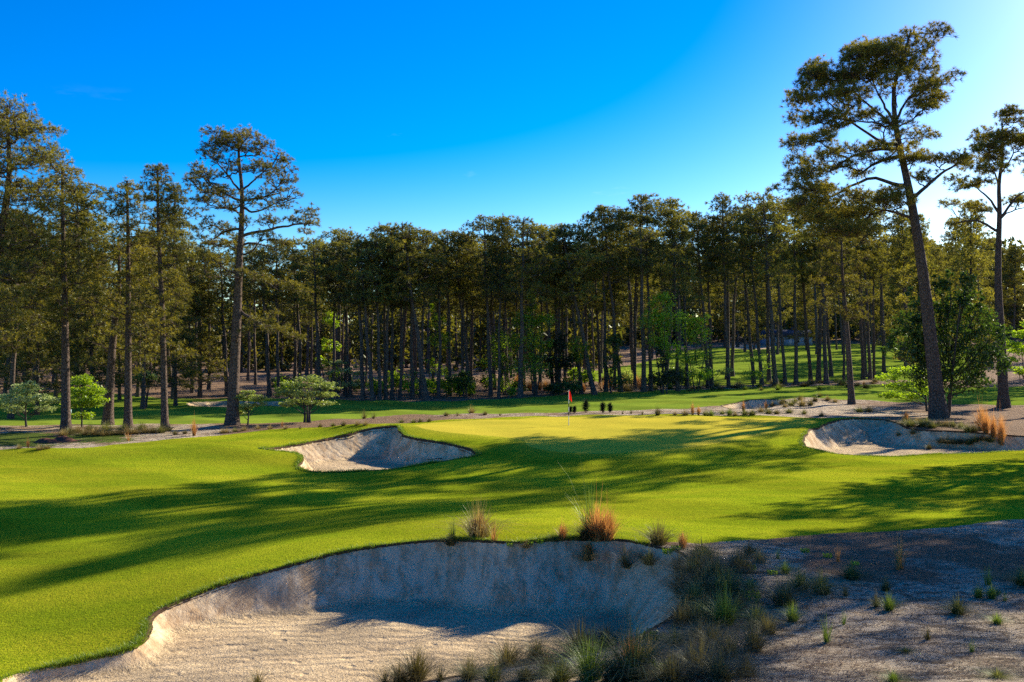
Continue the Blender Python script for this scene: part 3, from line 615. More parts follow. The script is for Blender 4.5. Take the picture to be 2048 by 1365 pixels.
# pines standing deeper in the wood
rs = np.random.default_rng(3)
def wood_fill(n, u0, u1, y0, y1, h0, h1, lab, grp, keep=lambda u, y: True, low=0.0):
    c = 0; pts = []
    for _ in range(n * 30):
        if c >= n: break
        u = rs.uniform(u0, u1); y = rs.uniform(y0, y1); x = (u - 1024) / FPX * y
        if not keep(u, y) or any((x - a) ** 2 + (y - b) ** 2 < 5 for a, b in pts): continue
        pts.append((x, y)); i = int(rs.integers(0, 8)); H = rs.uniform(h0, h1); lw = rs.uniform() < low
        lk = ['bushy low branched pine', 'full coned pine', 'dense skirted pine'][i % 3] if lw else looks[i]
        bk = next(t_ for lim, t_ in ((140, 'beyond the white dogwood'), (400, 'beyond the three pines'), (700, 'behind the spreading dogwood'), (960, 'behind the mounded bunker'), (1110, 'behind the bright green tree'), (1250, 'behind the magnolia'), (1400, 'behind the paired trunks'), (1600, 'behind the tree stump'), (1790, 'behind the lone sand pine'), (9999, 'behind the leafy tree')) if u < lim)
        put_pine(low_protos[i % 3] if lw else wood_protos[i], 18, x, y, H, f'{lk} {bk}, {lab}', f'{grp}, {lk}, {bk}', wx=rs.uniform(.9, 1.3), lean=(rs.normal(0, .025), rs.normal(0, .03))); c += 1
wood_fill(36, 340, 1240, 106, 150, 15.5, 18.5, 'inside the wood', 'pines inside the wood behind the green')
wood_fill(20, 340, 1240, 150, 210, 19, 23, 'deep in the wood', 'pines deep in the wood')
wood_fill(12, 1240, 1800, 128, 150, 20, 25, 'past the open row', 'pines behind the open row', keep=lambda u, y: True)
wood_fill(44, -250, 380, 95, 170, 17, 22, 'across the fairway', 'pines beyond the flowering trees', low=.6)
wood_fill(34, 1250, 2150, 268, 330, 24, 30, 'on the distant rise', 'pines on the far rise', low=.75)
wood_fill(30, 1180, 1900, 165, 262, 20, 26, 'beside the distant fairway', 'pines beside the distant fairway', keep=lambda u, y: u < 1330 or u > 1780 or y > 215, low=.4)
wood_fill(16, 1800, 2250, 110, 200, 21, 26, 'past the far sand', 'pines beyond the leafy round tree', low=.6)
# distant wood closing the view: one mass
mb = MB(); tb = MB(); r2 = np.random.default_rng(8)
for i in range(700):
    if i < 300: u = r2.uniform(-700, 1230); y = r2.uniform(175, 330); H = r2.uniform(15, 20)
    else: u = r2.uniform(900, 2700); y = r2.uniform(330, 420); H = r2.uniform(26, 36)
    x = (u - 1024) / FPX * y; z0 = float(base_z(x, y)[0]); nC = 78; t = r2.uniform(.02, 1, nC); sp_ = 1.25 - t if i < 300 else 1.9 - 1.2 * t
    C = np.stack([x + r2.normal(0, 1.8, nC) * sp_, y + r2.normal(0, 1.8, nC), z0 + H * t], 1)
    needles(mb, C, np.tile([0, 0, 1.], (nC, 1)), 6, 1.6 if i < 300 else 2.2, .7 if i < 300 else .95, np.clip(.35 + r2.normal(0, .2, nC), 0, 1), r2)
    tb.tube([[x, y, z0 - .5], [x, y, z0 + H * .9]], [.3, .1], 5)
o = obj('distant_woods', mb.mesh('distant_woods', M['needle_far'])); tag(o, 'dark mass of far pines closing the view behind the wood', 'woods', kind='stuff')
o2 = obj('trunks', tb.mesh('distant_trunks', M['bark_far']), o, kind='stuff')

# --- pines with their own limbs, shaped after the photograph
def hero(u, v, trunk_px, r_base, pads_px, depth, label, seed, tuft=34, ndl=20, Ln=.34, wd=.04, rtop=.06, limb_low=.5, extra=0, full=1.25, arms=()):
    rs_ = np.random.default_rng(seed); x0, y0, z0 = at(u, v); k = y0 / FPX
    TP = np.array([[(a - u) * k, dy, -(b - v) * k, 0] for a, b, dy in trunk_px], float)
    TP[0, 2] = -.3; T = spline(TP, 22); zt = np.clip(T[:, 2] / T[-1, 2], 0, 1)
    T[:, 3] = r_base * (1 - zt ** 1.1) + rtop * zt ** 1.1 + r_base * .5 * np.exp(-np.maximum(T[:, 2], 0) / .35)
    pads = []
    for (a, b, rx, rz) in pads_px:
        for e in range(1 + (rs_.uniform() < extra)):
            pads.append(((a - u) * k, rs_.uniform(-1, 1) * depth, -(b - v) * k, rx * k * full, max(rz, .6 * rx) * k * full, (rx * k) * (max(rz, .6 * rx) * k) / .66))
    root = empty('pine_tree', (x0, y0, z0)); tag(root, label, 'pine tree'); seeds = []
    for arm in arms:
        q_ = np.array([[(a - u) * k, 0, -(b - v) * k, 0] for a, b in arm], float); q_[0, :2] = [np.interp(q_[0, 2], T[:, 2], T[:, 0]), np.interp(q_[0, 2], T[:, 2], T[:, 1])]; q_[1:, 1] = q_[0, 1] + rs_.uniform(-1.6, 1.6) * np.linspace(.35, 1, len(q_) - 1)
        q_ = spline(q_, 12); rr_ = np.interp(q_[0, 2], T[:, 2], T[:, 3]); ln_ = np.linalg.norm(q_[-1, :3] - q_[0, :3]); r0_ = min(rr_ * .62, .035 + .016 * ln_ * 1.6); q_[:, 3] = np.linspace(r0_, r0_ * .35, 12); q_[1:, :3] += rs_.normal(0, .02 * ln_ * .3, (11, 3)); seeds.append(q_)
    tb_, limbs, fb = grow(rs_, T, pads, tuft, ndl, Ln, wd, limb_low, False, 6, seeds=seeds)
    obj('trunk', tb_.mesh('trunk', M['bark'], True), root)
    big = sorted(limbs, key=lambda l_: -l_.n)
    for lb in limbs: obj('limb', lb.mesh('limb', M['bark'], True), root)
    obj('crown', fb.mesh('crown', M['needle']), root, kind='stuff'); return root

hero(1879, 837, [(1879,837,0),(1866,700,.2),(1850,560,.2),(1832,456,0),(1816,370,0),(1800,298,0),(1791,237,.1),(1790,170,.1),(1812,95,0),(1822,62,0)], .50,
 [(1822,72,20,16),(1850,90,22,20),(1848,118,18,12),(1785,88,24,18),(1812,105,28,18),(1755,98,20,14),(1760,120,30,18),(1722,108,24,20),(1700,128,26,18),(1735,150,34,22),(1690,155,26,16),(1640,140,22,18),(1618,162,22,20),(1655,168,26,18),(1600,178,12,10),(1790,140,32,20),(1830,148,24,18),(1770,178,28,16),(1720,186,26,14),
  (1605,205,24,22),(1640,215,26,20),(1672,200,22,16),(1596,240,18,20),(1625,255,24,18),(1600,285,20,18),(1632,290,22,14),(1660,262,18,12),(1605,320,20,18),(1640,322,22,14),(1600,355,22,18),(1632,352,22,16),(1670,335,18,10),(1590,388,26,16),(1625,385,26,18),(1660,372,24,14),(1562,378,14,10),(1600,415,30,18),(1645,412,30,16),(1690,400,26,14),(1625,440,32,16),(1670,440,32,16),(1712,430,26,14),(1640,468,30,14),(1690,470,30,14),(1730,460,24,14),
  (1842,178,26,18),(1870,175,22,18),(1896,160,15,12),(1855,208,26,14),(1828,195,20,14),(1875,198,16,10),(1835,230,14,8),(1825,252,10,8),
  (1828,288,20,16),(1838,312,12,8),(1760,262,20,12),(1778,285,22,14),(1748,300,16,10),(1790,322,24,12),(1750,332,16,10),(1815,328,18,10),
  (1862,325,18,10),(1885,332,18,10),(1912,330,16,10),(1935,325,16,10),(1845,350,14,8),(1700,300,16,9),(1690,335,18,10),(1722,350,16,8),(1722,240,18,12),(1745,225,16,10),(1700,215,20,14),(1735,300,12,7),(1670,310,18,12),(1660,240,20,12),(1690,250,14,9),(1780,392,26,14),(1765,410,24,14),(1800,410,18,12),(1720,395,18,9),(1872,352,12,6)],
 2.2, 'very tall leaning pine with a wide shaggy crown, beside the bunker of orange grass', 21, tuft=84, full=1.42, arms=[[(1797,292),(1760,278),(1705,237),(1660,195)],[(1794,257),(1746,216),(1715,188)],[(1800,300),(1753,302),(1694,319),(1646,350)],[(1816,374),(1787,369),(1743,357),(1694,378),(1643,405)],[(1830,440),(1777,423),(1740,430)],[(1826,400),(1873,354),(1915,326)],[(1794,243),(1815,202),(1838,178)],[(1793,250),(1770,200),(1758,150)],[(1800,310),(1745,330),(1700,360)]], extra=.75, limb_low=.75, Ln=.36, wd=.032, ndl=22)
hero(2008, 815, [(2008,815,0),(2003,700,0),(1996,560,0),(1999,430,0),(1998,370,0),(2005,310,0),(2004,245,0)], .42,
 [(2000,238,18,12),(2025,248,22,14),(1985,262,20,12),(2045,262,20,14),(1975,288,26,12),(2008,285,22,12),(2040,292,24,14),(2066,280,20,14),(1960,308,22,10),(1990,318,22,10),(2060,320,20,12),(1945,335,22,10),(1972,345,20,10),(1930,355,18,10),(1920,378,16,10),(1948,372,18,8),(2050,352,18,10),(2078,350,18,12),(1925,402,18,8),(1950,412,16,8),(1975,420,14,8),(1930,445,16,8),(2058,398,18,8),(2085,410,18,10)],
 2.2, 'tall straight pine with a forked sparse crown, beyond the very tall leaning pine', 22, tuft=84, extra=.6, full=1.4, arms=[[(1996,428),(1975,395),(1945,370)],[(2000,440),(2025,400),(2047,380)],[(1998,372),(1985,350),(1965,330)],[(1996,465),(1960,440),(1925,443)],[(2002,350),(2030,310),(2040,290)]], limb_low=.8, Ln=.38, wd=.038)
hero(464, 850, [(464,850,0),(468,740,.1),(474,620,.1),(479,520,0),(484,430,0),(483,370,0),(478,320,0),(477,275,0)], .38,
 [(474,275,22,9),(446,280,20,10),(504,282,22,9),(525,288,14,7),(430,300,18,9),(462,296,24,9),(495,302,22,9),(420,310,14,7),(440,322,18,7),(520,310,12,8),(500,325,20,8),(465,335,20,7),
  (386,328,12,9),(378,345,15,10),(402,342,16,10),(415,360,20,10),(385,365,15,9),(440,352,12,7),(430,382,22,8),(402,380,14,7),(455,392,18,7),(412,405,18,8),(390,410,10,6),(440,410,16,7),(468,420,10,6),
  (558,315,12,9),(574,322,10,8),(550,335,16,8),(535,350,20,8),(580,352,16,9),(592,368,10,8),(565,372,20,9),(545,385,18,8),(590,388,8,7),(560,402,18,7),(530,400,16,7),(572,415,12,7),(512,395,12,6),(505,415,16,7),(545,425,16,7),(525,440,16,7),(500,450,12,7),
  (600,418,12,7),(618,432,16,8),(636,430,10,8),(625,450,12,6),(595,445,14,7),(605,462,10,5),(580,438,12,6),
  (432,452,16,7),(412,465,14,7),(395,478,14,8),(440,468,16,7),(462,462,12,7),(420,485,18,7),(448,488,14,7),(550,485,16,6),(580,495,14,6),(535,475,14,6),
  (520,560,18,8),(548,568,18,8),(578,575,16,7),(600,582,12,6),(500,548,10,6),(425,520,14,7),(410,545,14,7),(440,560,12,6),
  (505,640,14,8),(530,650,18,8),(560,662,18,8),(585,675,14,8),(545,630,12,7),(500,665,12,6)],
 2.0, 'tall lone pine with open layered boughs, rising against blue sky by the sand path', 23, tuft=122, full=1.5, extra=.3, arms=[[(484,404),(460,392),(435,379),(410,357)],[(483,388),(457,351),(435,324)],[(484,382),(510,363),(546,337)],[(484,402),(518,393),(552,379)],[(483,473),(535,460),(580,450),(618,446)],[(482,491),(501,485),(535,491)],[(482,457),(451,463),(424,477)],[(480,537),(507,549),(552,580)],[(476,620),(513,646),(564,662)],[(484,415),(515,425),(570,405)]], limb_low=.65, Ln=.25, wd=.026, ndl=20)
def hero_gen(u, v, ut, vt, R_px, crown_bot, n, label, seed, r0, shape='cone', tuft=66):
    rs_ = np.random.default_rng(seed); x0, y0, z0 = at(u, v); k = y0 / FPX; pads = []
    for i in range(n):
        t = ((i + rs_.uniform()) / n) ** .9; b = crown_bot + (vt + 12 - crown_bot) * t
        env = (1 - t) ** .6 * .9 + .12 if shape == 'cone' else math.sqrt(max(0, 1 - ((t - .5) / .58) ** 2))
        sgn = -1 if i % 2 else 1; a = u + (ut - u) * (v - b) / (v - vt) + sgn * R_px * env * rs_.uniform(.15, 1)
        q = rs_.uniform(15, 26) * (1.5 if R_px > 100 else 1); pads.append((a, b, q, q * rs_.uniform(.38, .55)))
    pads.append((ut, vt + 9, 12, 9))
    return hero(u, v, [(u, v, 0), ((u * .6 + ut * .4), v * .6 + vt * .4, .1), (ut + 2, vt * .75 + v * .25, 0), (ut, vt + 4, 0)], r0, pads, R_px * k * .75, label, seed, tuft=tuft, limb_low=.35, Ln=.27, wd=.030, ndl=18)
hero_gen(132, 861, 124, 330, 72, 650, 44, 'straight pine with bark lit along one side, beside the pale post', 31, .28)
hero_gen(256, 856, 254, 358, 68, 700, 46, 'pine between the leaning stout trunk and the slim spire pine, among grass clumps', 32, .25)
hero_gen(330, 857, 315, 328, 60, 720, 44, 'slim spire topped pine at the end of the grass clump row', 33, .22)
hero_gen(215, 850, 236, 470, 62, 745, 34, 'stout leaning pine with a low bushy crown, just behind the grass clump row', 34, .33, 'round')
hero_gen(-60, 878, 14, 216, 118, 690, 150, 'huge dense crowned pine towering over the white flowering tree', 35, .45, 'round', 50)
hero_gen(1704, 809, 1683, 470, 55, 640, 22, 'single pine standing on bare sand apart from the open row', 36, .28, 'round')
# bushy pines behind the path on that side
for (u, v, vt, pi, lab) in [(20,838,420,1,'bushy pine behind the white flowering tree, close to the huge pine'),(75,830,520,3,'low branched young pine between the huge pine and the post'),(185,815,505,3,'low branched young pine behind the bright green tree'),(285,818,470,1,'bushy pine behind the slim spire topped pine'),(-40,820,480,3,'low branched young pine behind the huge pine'),(350,812,540,3,'low branched young pine beside the lone pine'),(110,800,520,1,'bushy pine beyond the fairway behind the post'),(240,800,560,3,'young pine beyond the fairway behind the leaning stout trunk'),(400,795,560,3,'young pine beyond the lone pine at the sand hollow')]:
    x, y, z = at(u, v); H = EYE - (vt - HORIZ) / FPX * y - z; put_pine(near_protos[pi], 19 if pi != 3 else 15, x, y, H, lab, 'bushy pines beside the sand path', wx=1.15)
# tall pines outside the frame whose shade falls across the fairway
for (x, y, H, pi, lab) in [(30,49,15,2,'low flat topped pine casting the crown shaped shadow on the fairway'),(32.6,52,14,1,'low bushy pine behind the one casting the crown shaped shadow'),(26,36,18,1,'flat boughed pine shading the waste sand'),(34,46,19,1,'high crowned pine shading the fairway corner'),(29,42.5,18,2,'flat topped pine shading the big bunker'),(40,50,22,0,'coned pine set back from the fairway corner')]:
    put_pine(wood_protos[7 if y < 40 else 0] if (x, y) in ((26, 36), (34, 46)) else near_protos[pi], 18 if (x, y) in ((26, 36), (34, 46)) else 19, x, y, H, lab, 'pines shading the fairway', wx=1.5 if H < 16 else 1.25)
put_pine(wood_protos[0], 18, 48, 81, 36, 'second tallest pine set behind the one throwing the long shadow', 'pines shading the fairway', wx=.62)
put_pine(wood_protos[6], 18, 44.2, 76.5, 34, 'tallest high crowned pine throwing a long shadow over the fairway', 'pines shading the fairway', wx=.66)

# ------------------------------------------------------------------ broadleaf trees and shrubs
def leaves(mb, C, size, rs_, tint, flat=.0):
    n = len(C); a = unit(rs_.normal(size=(n, 3)) * np.array([1, 1, 1 - flat])); b = unit(np.cross(a, rs_.normal(size=(n, 3)))); 
    s_ = size * rs_.uniform(.6, 1.25, (n, 1)); V = np.stack([C - a * s_, C + b * s_ * .42, C + a * s_, C - b * s_ * .42], 1).reshape(-1, 3)
    mb.add(V, Q=np.arange(n * 4).reshape(-1, 4), a=np.repeat(tint, 4))
def broadleaf(name, seed, H, lobes, nleaf, size, leafm, barkm, trunk_r, stems=1, flat=0., lab=None):
    """lobes: (x,z,rx,rz,w) in metres from the base"""
    rs_ = np.random.default_rng(seed); fb = MB(); tb_ = MB(); tot = sum(l_[4] for l_ in lobes)
    for s_ in range(stems):
        a = rs_.uniform(0, 6.28); sp = .0 if stems == 1 else .22; zt = H * .75
        P = np.array([[0.08 * math.cos(a) * stems, .08 * math.sin(a) * stems, -.15], [sp * H * .3 * math.cos(a), sp * H * .3 * math.sin(a), H * .25], [sp * H * .8 * math.cos(a), sp * H * .8 * math.sin(a), zt]])
        tb_.tube(spline(P, 8), np.linspace(trunk_r, trunk_r * .2, 8), 7)
    for (x, z, rx, rz, w_) in lobes:
        y = rs_.uniform(-.5, .5) * rx; C = np.array([x, y, z]); S = np.array([x * .12, y * .1, min(max(z * .45, H * .12), H * .5)])
        P = bez(S, np.array([x * .55, y * .5, (S[2] + z) * .5 - .1 * H * 0]), C, 6); P[1:-1] += rs_.normal(0, .03 * H * .3, (4, 3)); tb_.tube(P, np.linspace(trunk_r * .4, trunk_r * .08, 6), 4)
        n = int(nleaf * w_ / tot); nc_ = max(4, n // 22)
        cc = unit(rs_.normal(size=(nc_, 3))) * rs_.uniform(.45, 1.0, (nc_, 1)) ** .6 * np.array([rx, rx * .9, rz]) + C
        tb_.twigs(P[rs_.integers(3, 6, nc_)], cc, trunk_r * .08, .006)
        ci = rs_.integers(0, nc_, n); cs = rx * .22; P_ = cc[ci] + rs_.normal(0, cs, (n, 3)) * np.array([1, 1, .35 if flat else .8])
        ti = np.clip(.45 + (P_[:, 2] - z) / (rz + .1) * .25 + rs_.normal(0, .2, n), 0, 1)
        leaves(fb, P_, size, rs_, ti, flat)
    return tb_.mesh(name + '_trunk', barkm, True), fb.mesh(name + '_crown', leafm)
def place_bl(name, pr, u, v, label, cat='tree', group=None, sc=1, rz=0, x=None, y=None):
    if x is None: x, y, z = at(u, v)
    e = empty(name, (x, y, gz(x, y) - .03), rz, sc); tag(e, label, cat, group)
    obj('trunk', pr[0], e); obj('crown', pr[1], e, kind='stuff'); return e
def px_lobes(u, v, L_, y=None):
    if y is None: _, y, _ = at(u, v)
    k = y / FPX; return [((a - u) * k, (v - b) * k, rx * k, rz * k, rx * rz) for a, b, rx, rz in L_]
def bl_px(name, seed, u, v, L_, nleaf, size, leafm, r_, stems, flat, label, barkm='bark_grey', cat='tree', group=None):
    lb = px_lobes(u, v, L_); H = max(l_[1] + l_[3] for l_ in lb)
    return place_bl(name, broadleaf(name, seed, H, lb, nleaf, size, M[leafm], M[barkm], r_, stems, flat), u, v, label, cat, group)
bl_px('dogwood_tree', 41, 51, 854, [(50,778,26,10),(20,795,22,8),(75,795,24,8),(45,800,30,8),(100,800,20,6),(30,818,22,6),(85,818,20,6),(60,768,14,6),(118,802,14,5),(5,810,14,6)], 5200, .085, 'leaf_cream', .09, 1, .6, 'small white flowering dogwood beside the sand path under the huge pine')
bl_px('maple_tree', 42, 164, 855, [(165,760,22,10),(185,780,24,10),(150,785,22,10),(175,805,26,9),(145,808,20,8),(195,800,20,8),(165,830,22,6)], 4800, .085, 'leaf', .07, 1, .4, 'small bright green tree between the post and the leaning stout pine')
bl_px('dogwood_tree', 43, 497, 850, [(498,782,14,5),(485,792,18,6),(512,796,18,6),(492,812,20,6),(480,826,12,4),(520,808,12,4)], 2200, .08, 'leaf_pale', .07, 1, .6, 'slender small dogwood standing right beside the lone pine trunk')
bl_px('dogwood_tree', 44, 614, 846, [(615,758,28,6),(590,770,28,6),(645,770,26,6),(575,785,24,5),(612,786,32,6),(655,788,22,5),(600,803,30,5),(648,806,20,4),(575,808,14,4),(668,775,12,4),(560,778,12,4)], 5200, .085, 'leaf_pale', .1, 3, .7, 'wide spreading dogwood with pale olive leaves in flat layers')
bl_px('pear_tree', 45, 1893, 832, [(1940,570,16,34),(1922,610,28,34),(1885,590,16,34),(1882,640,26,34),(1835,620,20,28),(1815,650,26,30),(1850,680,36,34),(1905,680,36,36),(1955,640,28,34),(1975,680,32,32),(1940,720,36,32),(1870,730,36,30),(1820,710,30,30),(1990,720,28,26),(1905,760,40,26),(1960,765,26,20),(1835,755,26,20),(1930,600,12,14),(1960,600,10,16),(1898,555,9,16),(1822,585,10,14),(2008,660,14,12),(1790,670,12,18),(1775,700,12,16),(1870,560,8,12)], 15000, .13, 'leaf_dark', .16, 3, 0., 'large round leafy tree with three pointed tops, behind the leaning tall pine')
bl_px('dogwood_tree', 46, 1852, 823, [(1800,740,26,8),(1775,755,22,7),(1825,745,22,8),(1795,770,28,8),(1835,768,22,8),(1780,790,20,7),(1815,792,26,7),(1850,780,18,8)], 4200, .10, 'leaf', .12, 1, .6, 'low spreading yellow green tree in front of the large leafy tree')
bl_px('dogwood_tree', 47, 2052, 812, [(2040,668,22,8),(2020,690,22,8),(2050,700,24,9),(2015,720,18,7),(2045,740,22,8),(2060,650,18,8)], 3200, .12, 'leaf', .1, 1, .6, 'thin yellow green dogwood past the straight pine with the forked crown')
# understory inside the wood
US = [(1068,792,[(1066,610,24,26),(1050,640,30,26),(1080,650,28,26),(1045,690,32,26),(1082,700,32,24),(1060,740,34,20)],7500,.15,'leaf','tall bright green tree glowing among pine trunks, left of the flag'),
 (1010,790,[(1005,690,24,22),(990,720,24,20),(1020,730,24,20),(1005,760,28,16)],3800,.14,'leaf','mid height green tree between two close pine trunks'),
 (1325,785,[(1325,610,26,20),(1310,640,30,22),(1345,645,28,22),(1320,680,34,22),(1350,700,24,20)],6000,.16,'leaf','bright green tree behind the paired pine trunks beside the dark holly'),
 (1392,782,[(1390,640,22,18),(1400,670,24,20),(1380,720,26,20),(1400,745,26,16)],3800,.15,'leaf','small pale green tree among the open row of trunks'),
 (1110,789,[(1108,690,20,22),(1090,720,26,22),(1128,720,26,22),(1110,745,32,16)],4200,.15,'leaf_magnolia','nearly black magnolia above the orange grass'),
 (1330,787,[(1330,715,18,18),(1322,745,24,18),(1342,760,22,14)],2600,.14,'leaf_magnolia','dark holly beneath the bright green tree'),
 (1150,788,[(1160,690,18,18),(1150,720,22,18),(1168,745,18,14)],2200,.14,'leaf','thin green tree right of the magnolia'),
 (655,792,[(660,640,18,26),(652,690,20,26),(665,735,22,20)],2600,.15,'leaf','narrow green tree deep between dark trunks'),
 (870,790,[(880,640,20,20),(870,690,24,24),(885,735,20,18)],2400,.15,'leaf','dim green tree between the widest pine and its neighbour'),
 (1225,786,[(1230,690,20,20),(1222,730,24,20),(1235,760,24,12)],2600,.15,'leaf_dark','dull green shrub tree between two slim pines'),
 (1425,780,[(1425,715,20,10),(1412,735,24,10),(1440,740,22,10),(1420,755,26,8)],2200,.13,'leaf_pale','low pale dogwood in front of the distant bunker'),
 (1508,776,[(1510,725,20,8),(1500,745,22,8)],1100,.13,'leaf','sparse low sapling in front of the bright distant green'),
 (690,793,[(688,738,26,8),(665,748,20,7),(712,750,20,7),(690,765,26,7)],2200,.14,'leaf_cream','white flecked dogwood behind the wide spreading one'),
 (825,795,[(822,748,16,7),(835,762,14,7)],900,.14,'leaf_cream','small white flecked dogwood below the widest pine'),
 (930,794,[(930,752,18,9),(912,762,18,8),(945,768,18,8)],1600,.14,'leaf_dark','low green shrub between trunks left of the flag'),
 (290,815,[(285,745,20,8),(300,762,20,8)],1200,.13,'leaf_pale','small pale dogwood across the fairway behind the pine trio')]
for i, (u, v, L_, n_, sz, mt_, lab) in enumerate(US):
    lab = lab.replace('left of', 'on the lone pine side of').replace('right of', 'next to')
    n_ = int(n_ * .62); sz *= .9; L_ = [(a + random.uniform(-8, 8), b + random.uniform(-8, 8), rx * random.uniform(.55, 1.25), rz * random.uniform(.5, 1.0)) for a, b, rx, rz in L_] + [(L_[0][0] + random.uniform(-26, 26), b - random.uniform(-10, 26), rx * .5, rz * .45) for a, b, rx, rz in L_]
    bl_px('magnolia_tree' if 'magnolia' in mt_ else 'understory_tree', 60 + i, u, v + 1, L_, n_, sz, mt_, .09, 2, .3 if 'pale' in mt_ or 'cream' in mt_ else 0, lab)
# low shrubs at the foot of the wood
sh_pr = [broadleaf('shrub', 90 + i, 1.5, [(0,.8,.7,.5,1),(.5,.6,.5,.4,.6),(-.5,.6,.5,.4,.6)], 900, .1, M[m_], M['bark_grey'], .03, 3, 0) for i, m_ in enumerate(['leaf', 'leaf_dark', 'leaf_pale'])]
rs = np.random.default_rng(17)
for i in range(36):
    u = rs.uniform(560, 1480); y = rs.uniform(103, 118) if u < 1150 else rs.uniform(116, 136); x = (u - 1024) / FPX * y
    k = int(rs.choice([0, 1, 2], p=[.4, .45, .15])); place_bl('shrub', sh_pr[k], 0, 0, ['bright green low shrub at the foot of the wood', 'dark green low shrub at the foot of the wood', 'pale olive low shrub at the foot of the wood'][k], 'shrub', 'low shrubs under the wood edge' + ['', ' in dark green', ' in pale olive'][k], rs.uniform(.7, 1.9), rs.uniform(0, 6), x, y)

# ------------------------------------------------------------------ grass clumps
def clump(seed, n, h, w_, up=.5, width=.012, droop=.3, stalks=0, seg=3):
    rs_ = np.random.default_rng(seed); mb_ = MB()
    n2 = n + stalks; a = rs_.uniform(0, 6.28, n2); out_ = np.abs(rs_.normal(0, 1, n2)) * w_ * (1 - up); b0 = np.stack([np.cos(a), np.sin(a), np.zeros(n2)], 1)
    hh = h * rs_.uniform(.45, 1.05, n2); hh[n:] *= 1.65; wd = np.full(n2, width); wd[n:] *= .6
    root = b0 * rs_.uniform(0, .22 * w_, (n2, 1)); d = np.array([0, 0, 1.]); side = np.stack([-np.sin(a + rs_.normal(0, .5, n2)), np.cos(a), np.zeros(n2)], 1)
    t = np.linspace(0, 1, seg + 1); rows = []
    for tt in t:
        P = root + b0 * (out_[:, None] * (tt ** 1.4)) + d * (hh[:, None] * (tt - droop * tt ** 2.6 * np.clip(out_[:, None] / (w_ + .01) * 1.6, 0, 1)))
        P[:, :2] += rs_.normal(0, .01, (n2, 2)) * tt; ww = wd * (1 - tt * .9) / 2
        rows.append(P - side * ww[:, None]); rows.append(P + side * ww[:, None])
    V = np.stack(rows, 1).reshape(-1, 3); m_ = 2 * (seg + 1); b = np.arange(n2)[:, None, None] * m_
    q = np.array([[2 * i, 2 * i + 1, 2 * i + 3, 2 * i + 2] for i in range(seg)])[None]
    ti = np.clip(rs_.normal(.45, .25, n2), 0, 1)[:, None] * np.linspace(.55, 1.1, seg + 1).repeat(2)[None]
    mb_.add(V, Q=(b + q).reshape(-1, 4), a=np.clip(ti, 0, 1).ravel()); return mb_
TY = {  # n, height 1, spread, up, width, droop, stalks, material, wording
 'green': (420, 1, .95, .15, .016, .45, 6, 'wire_green', 'spiky green wiregrass clump'),
 'olive': (420, 1, 1.1, .1, .018, .6, 3, 'wire', 'olive wiregrass clump'),
 'dark': (460, 1, 1.05, .1, .016, .5, 5, 'wire_dark', 'dark brown green wiregrass clump'),
 'straw': (380, 1, 1.15, .1, .018, .65, 4, 'straw_blade', 'straw coloured wiregrass clump'),
 'orange': (420, 1, .55, .45, .016, .2, 14, 'sedge', 'orange dry broomsedge clump'),
 'thin': (60, 1, .5, .3, .016, .25, 4, 'wire_green', 'thin sparse green grass tuft'),
 'tuft': (110, 1, .75, .2, .020, .4, 0, 'wire_dark', 'small dull grass tuft'),
 'sprig': (46, 1, .4, .3, .016, .2, 5, 'sedge', 'thin orange grass sprig')}
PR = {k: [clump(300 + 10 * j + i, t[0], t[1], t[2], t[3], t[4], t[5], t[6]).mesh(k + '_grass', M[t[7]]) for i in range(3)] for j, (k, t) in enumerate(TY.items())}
def put_clump(u, v, hpx, ty, label, group=None, wf=1.0, name='grass_clump'):
    x, y, z = at(u, v); h = 1.45 * hpx * y / FPX; wf = wf * (1.05 if y < 24 else .9); o = obj(name, random.choice(PR[ty]), None, (x, y, z - .03 * h)); o.scale = (h * wf, h * wf, h); o.rotation_euler = (0, 0, random.uniform(0, 6.28))
    return tag(o, label, 'grass clump', group)
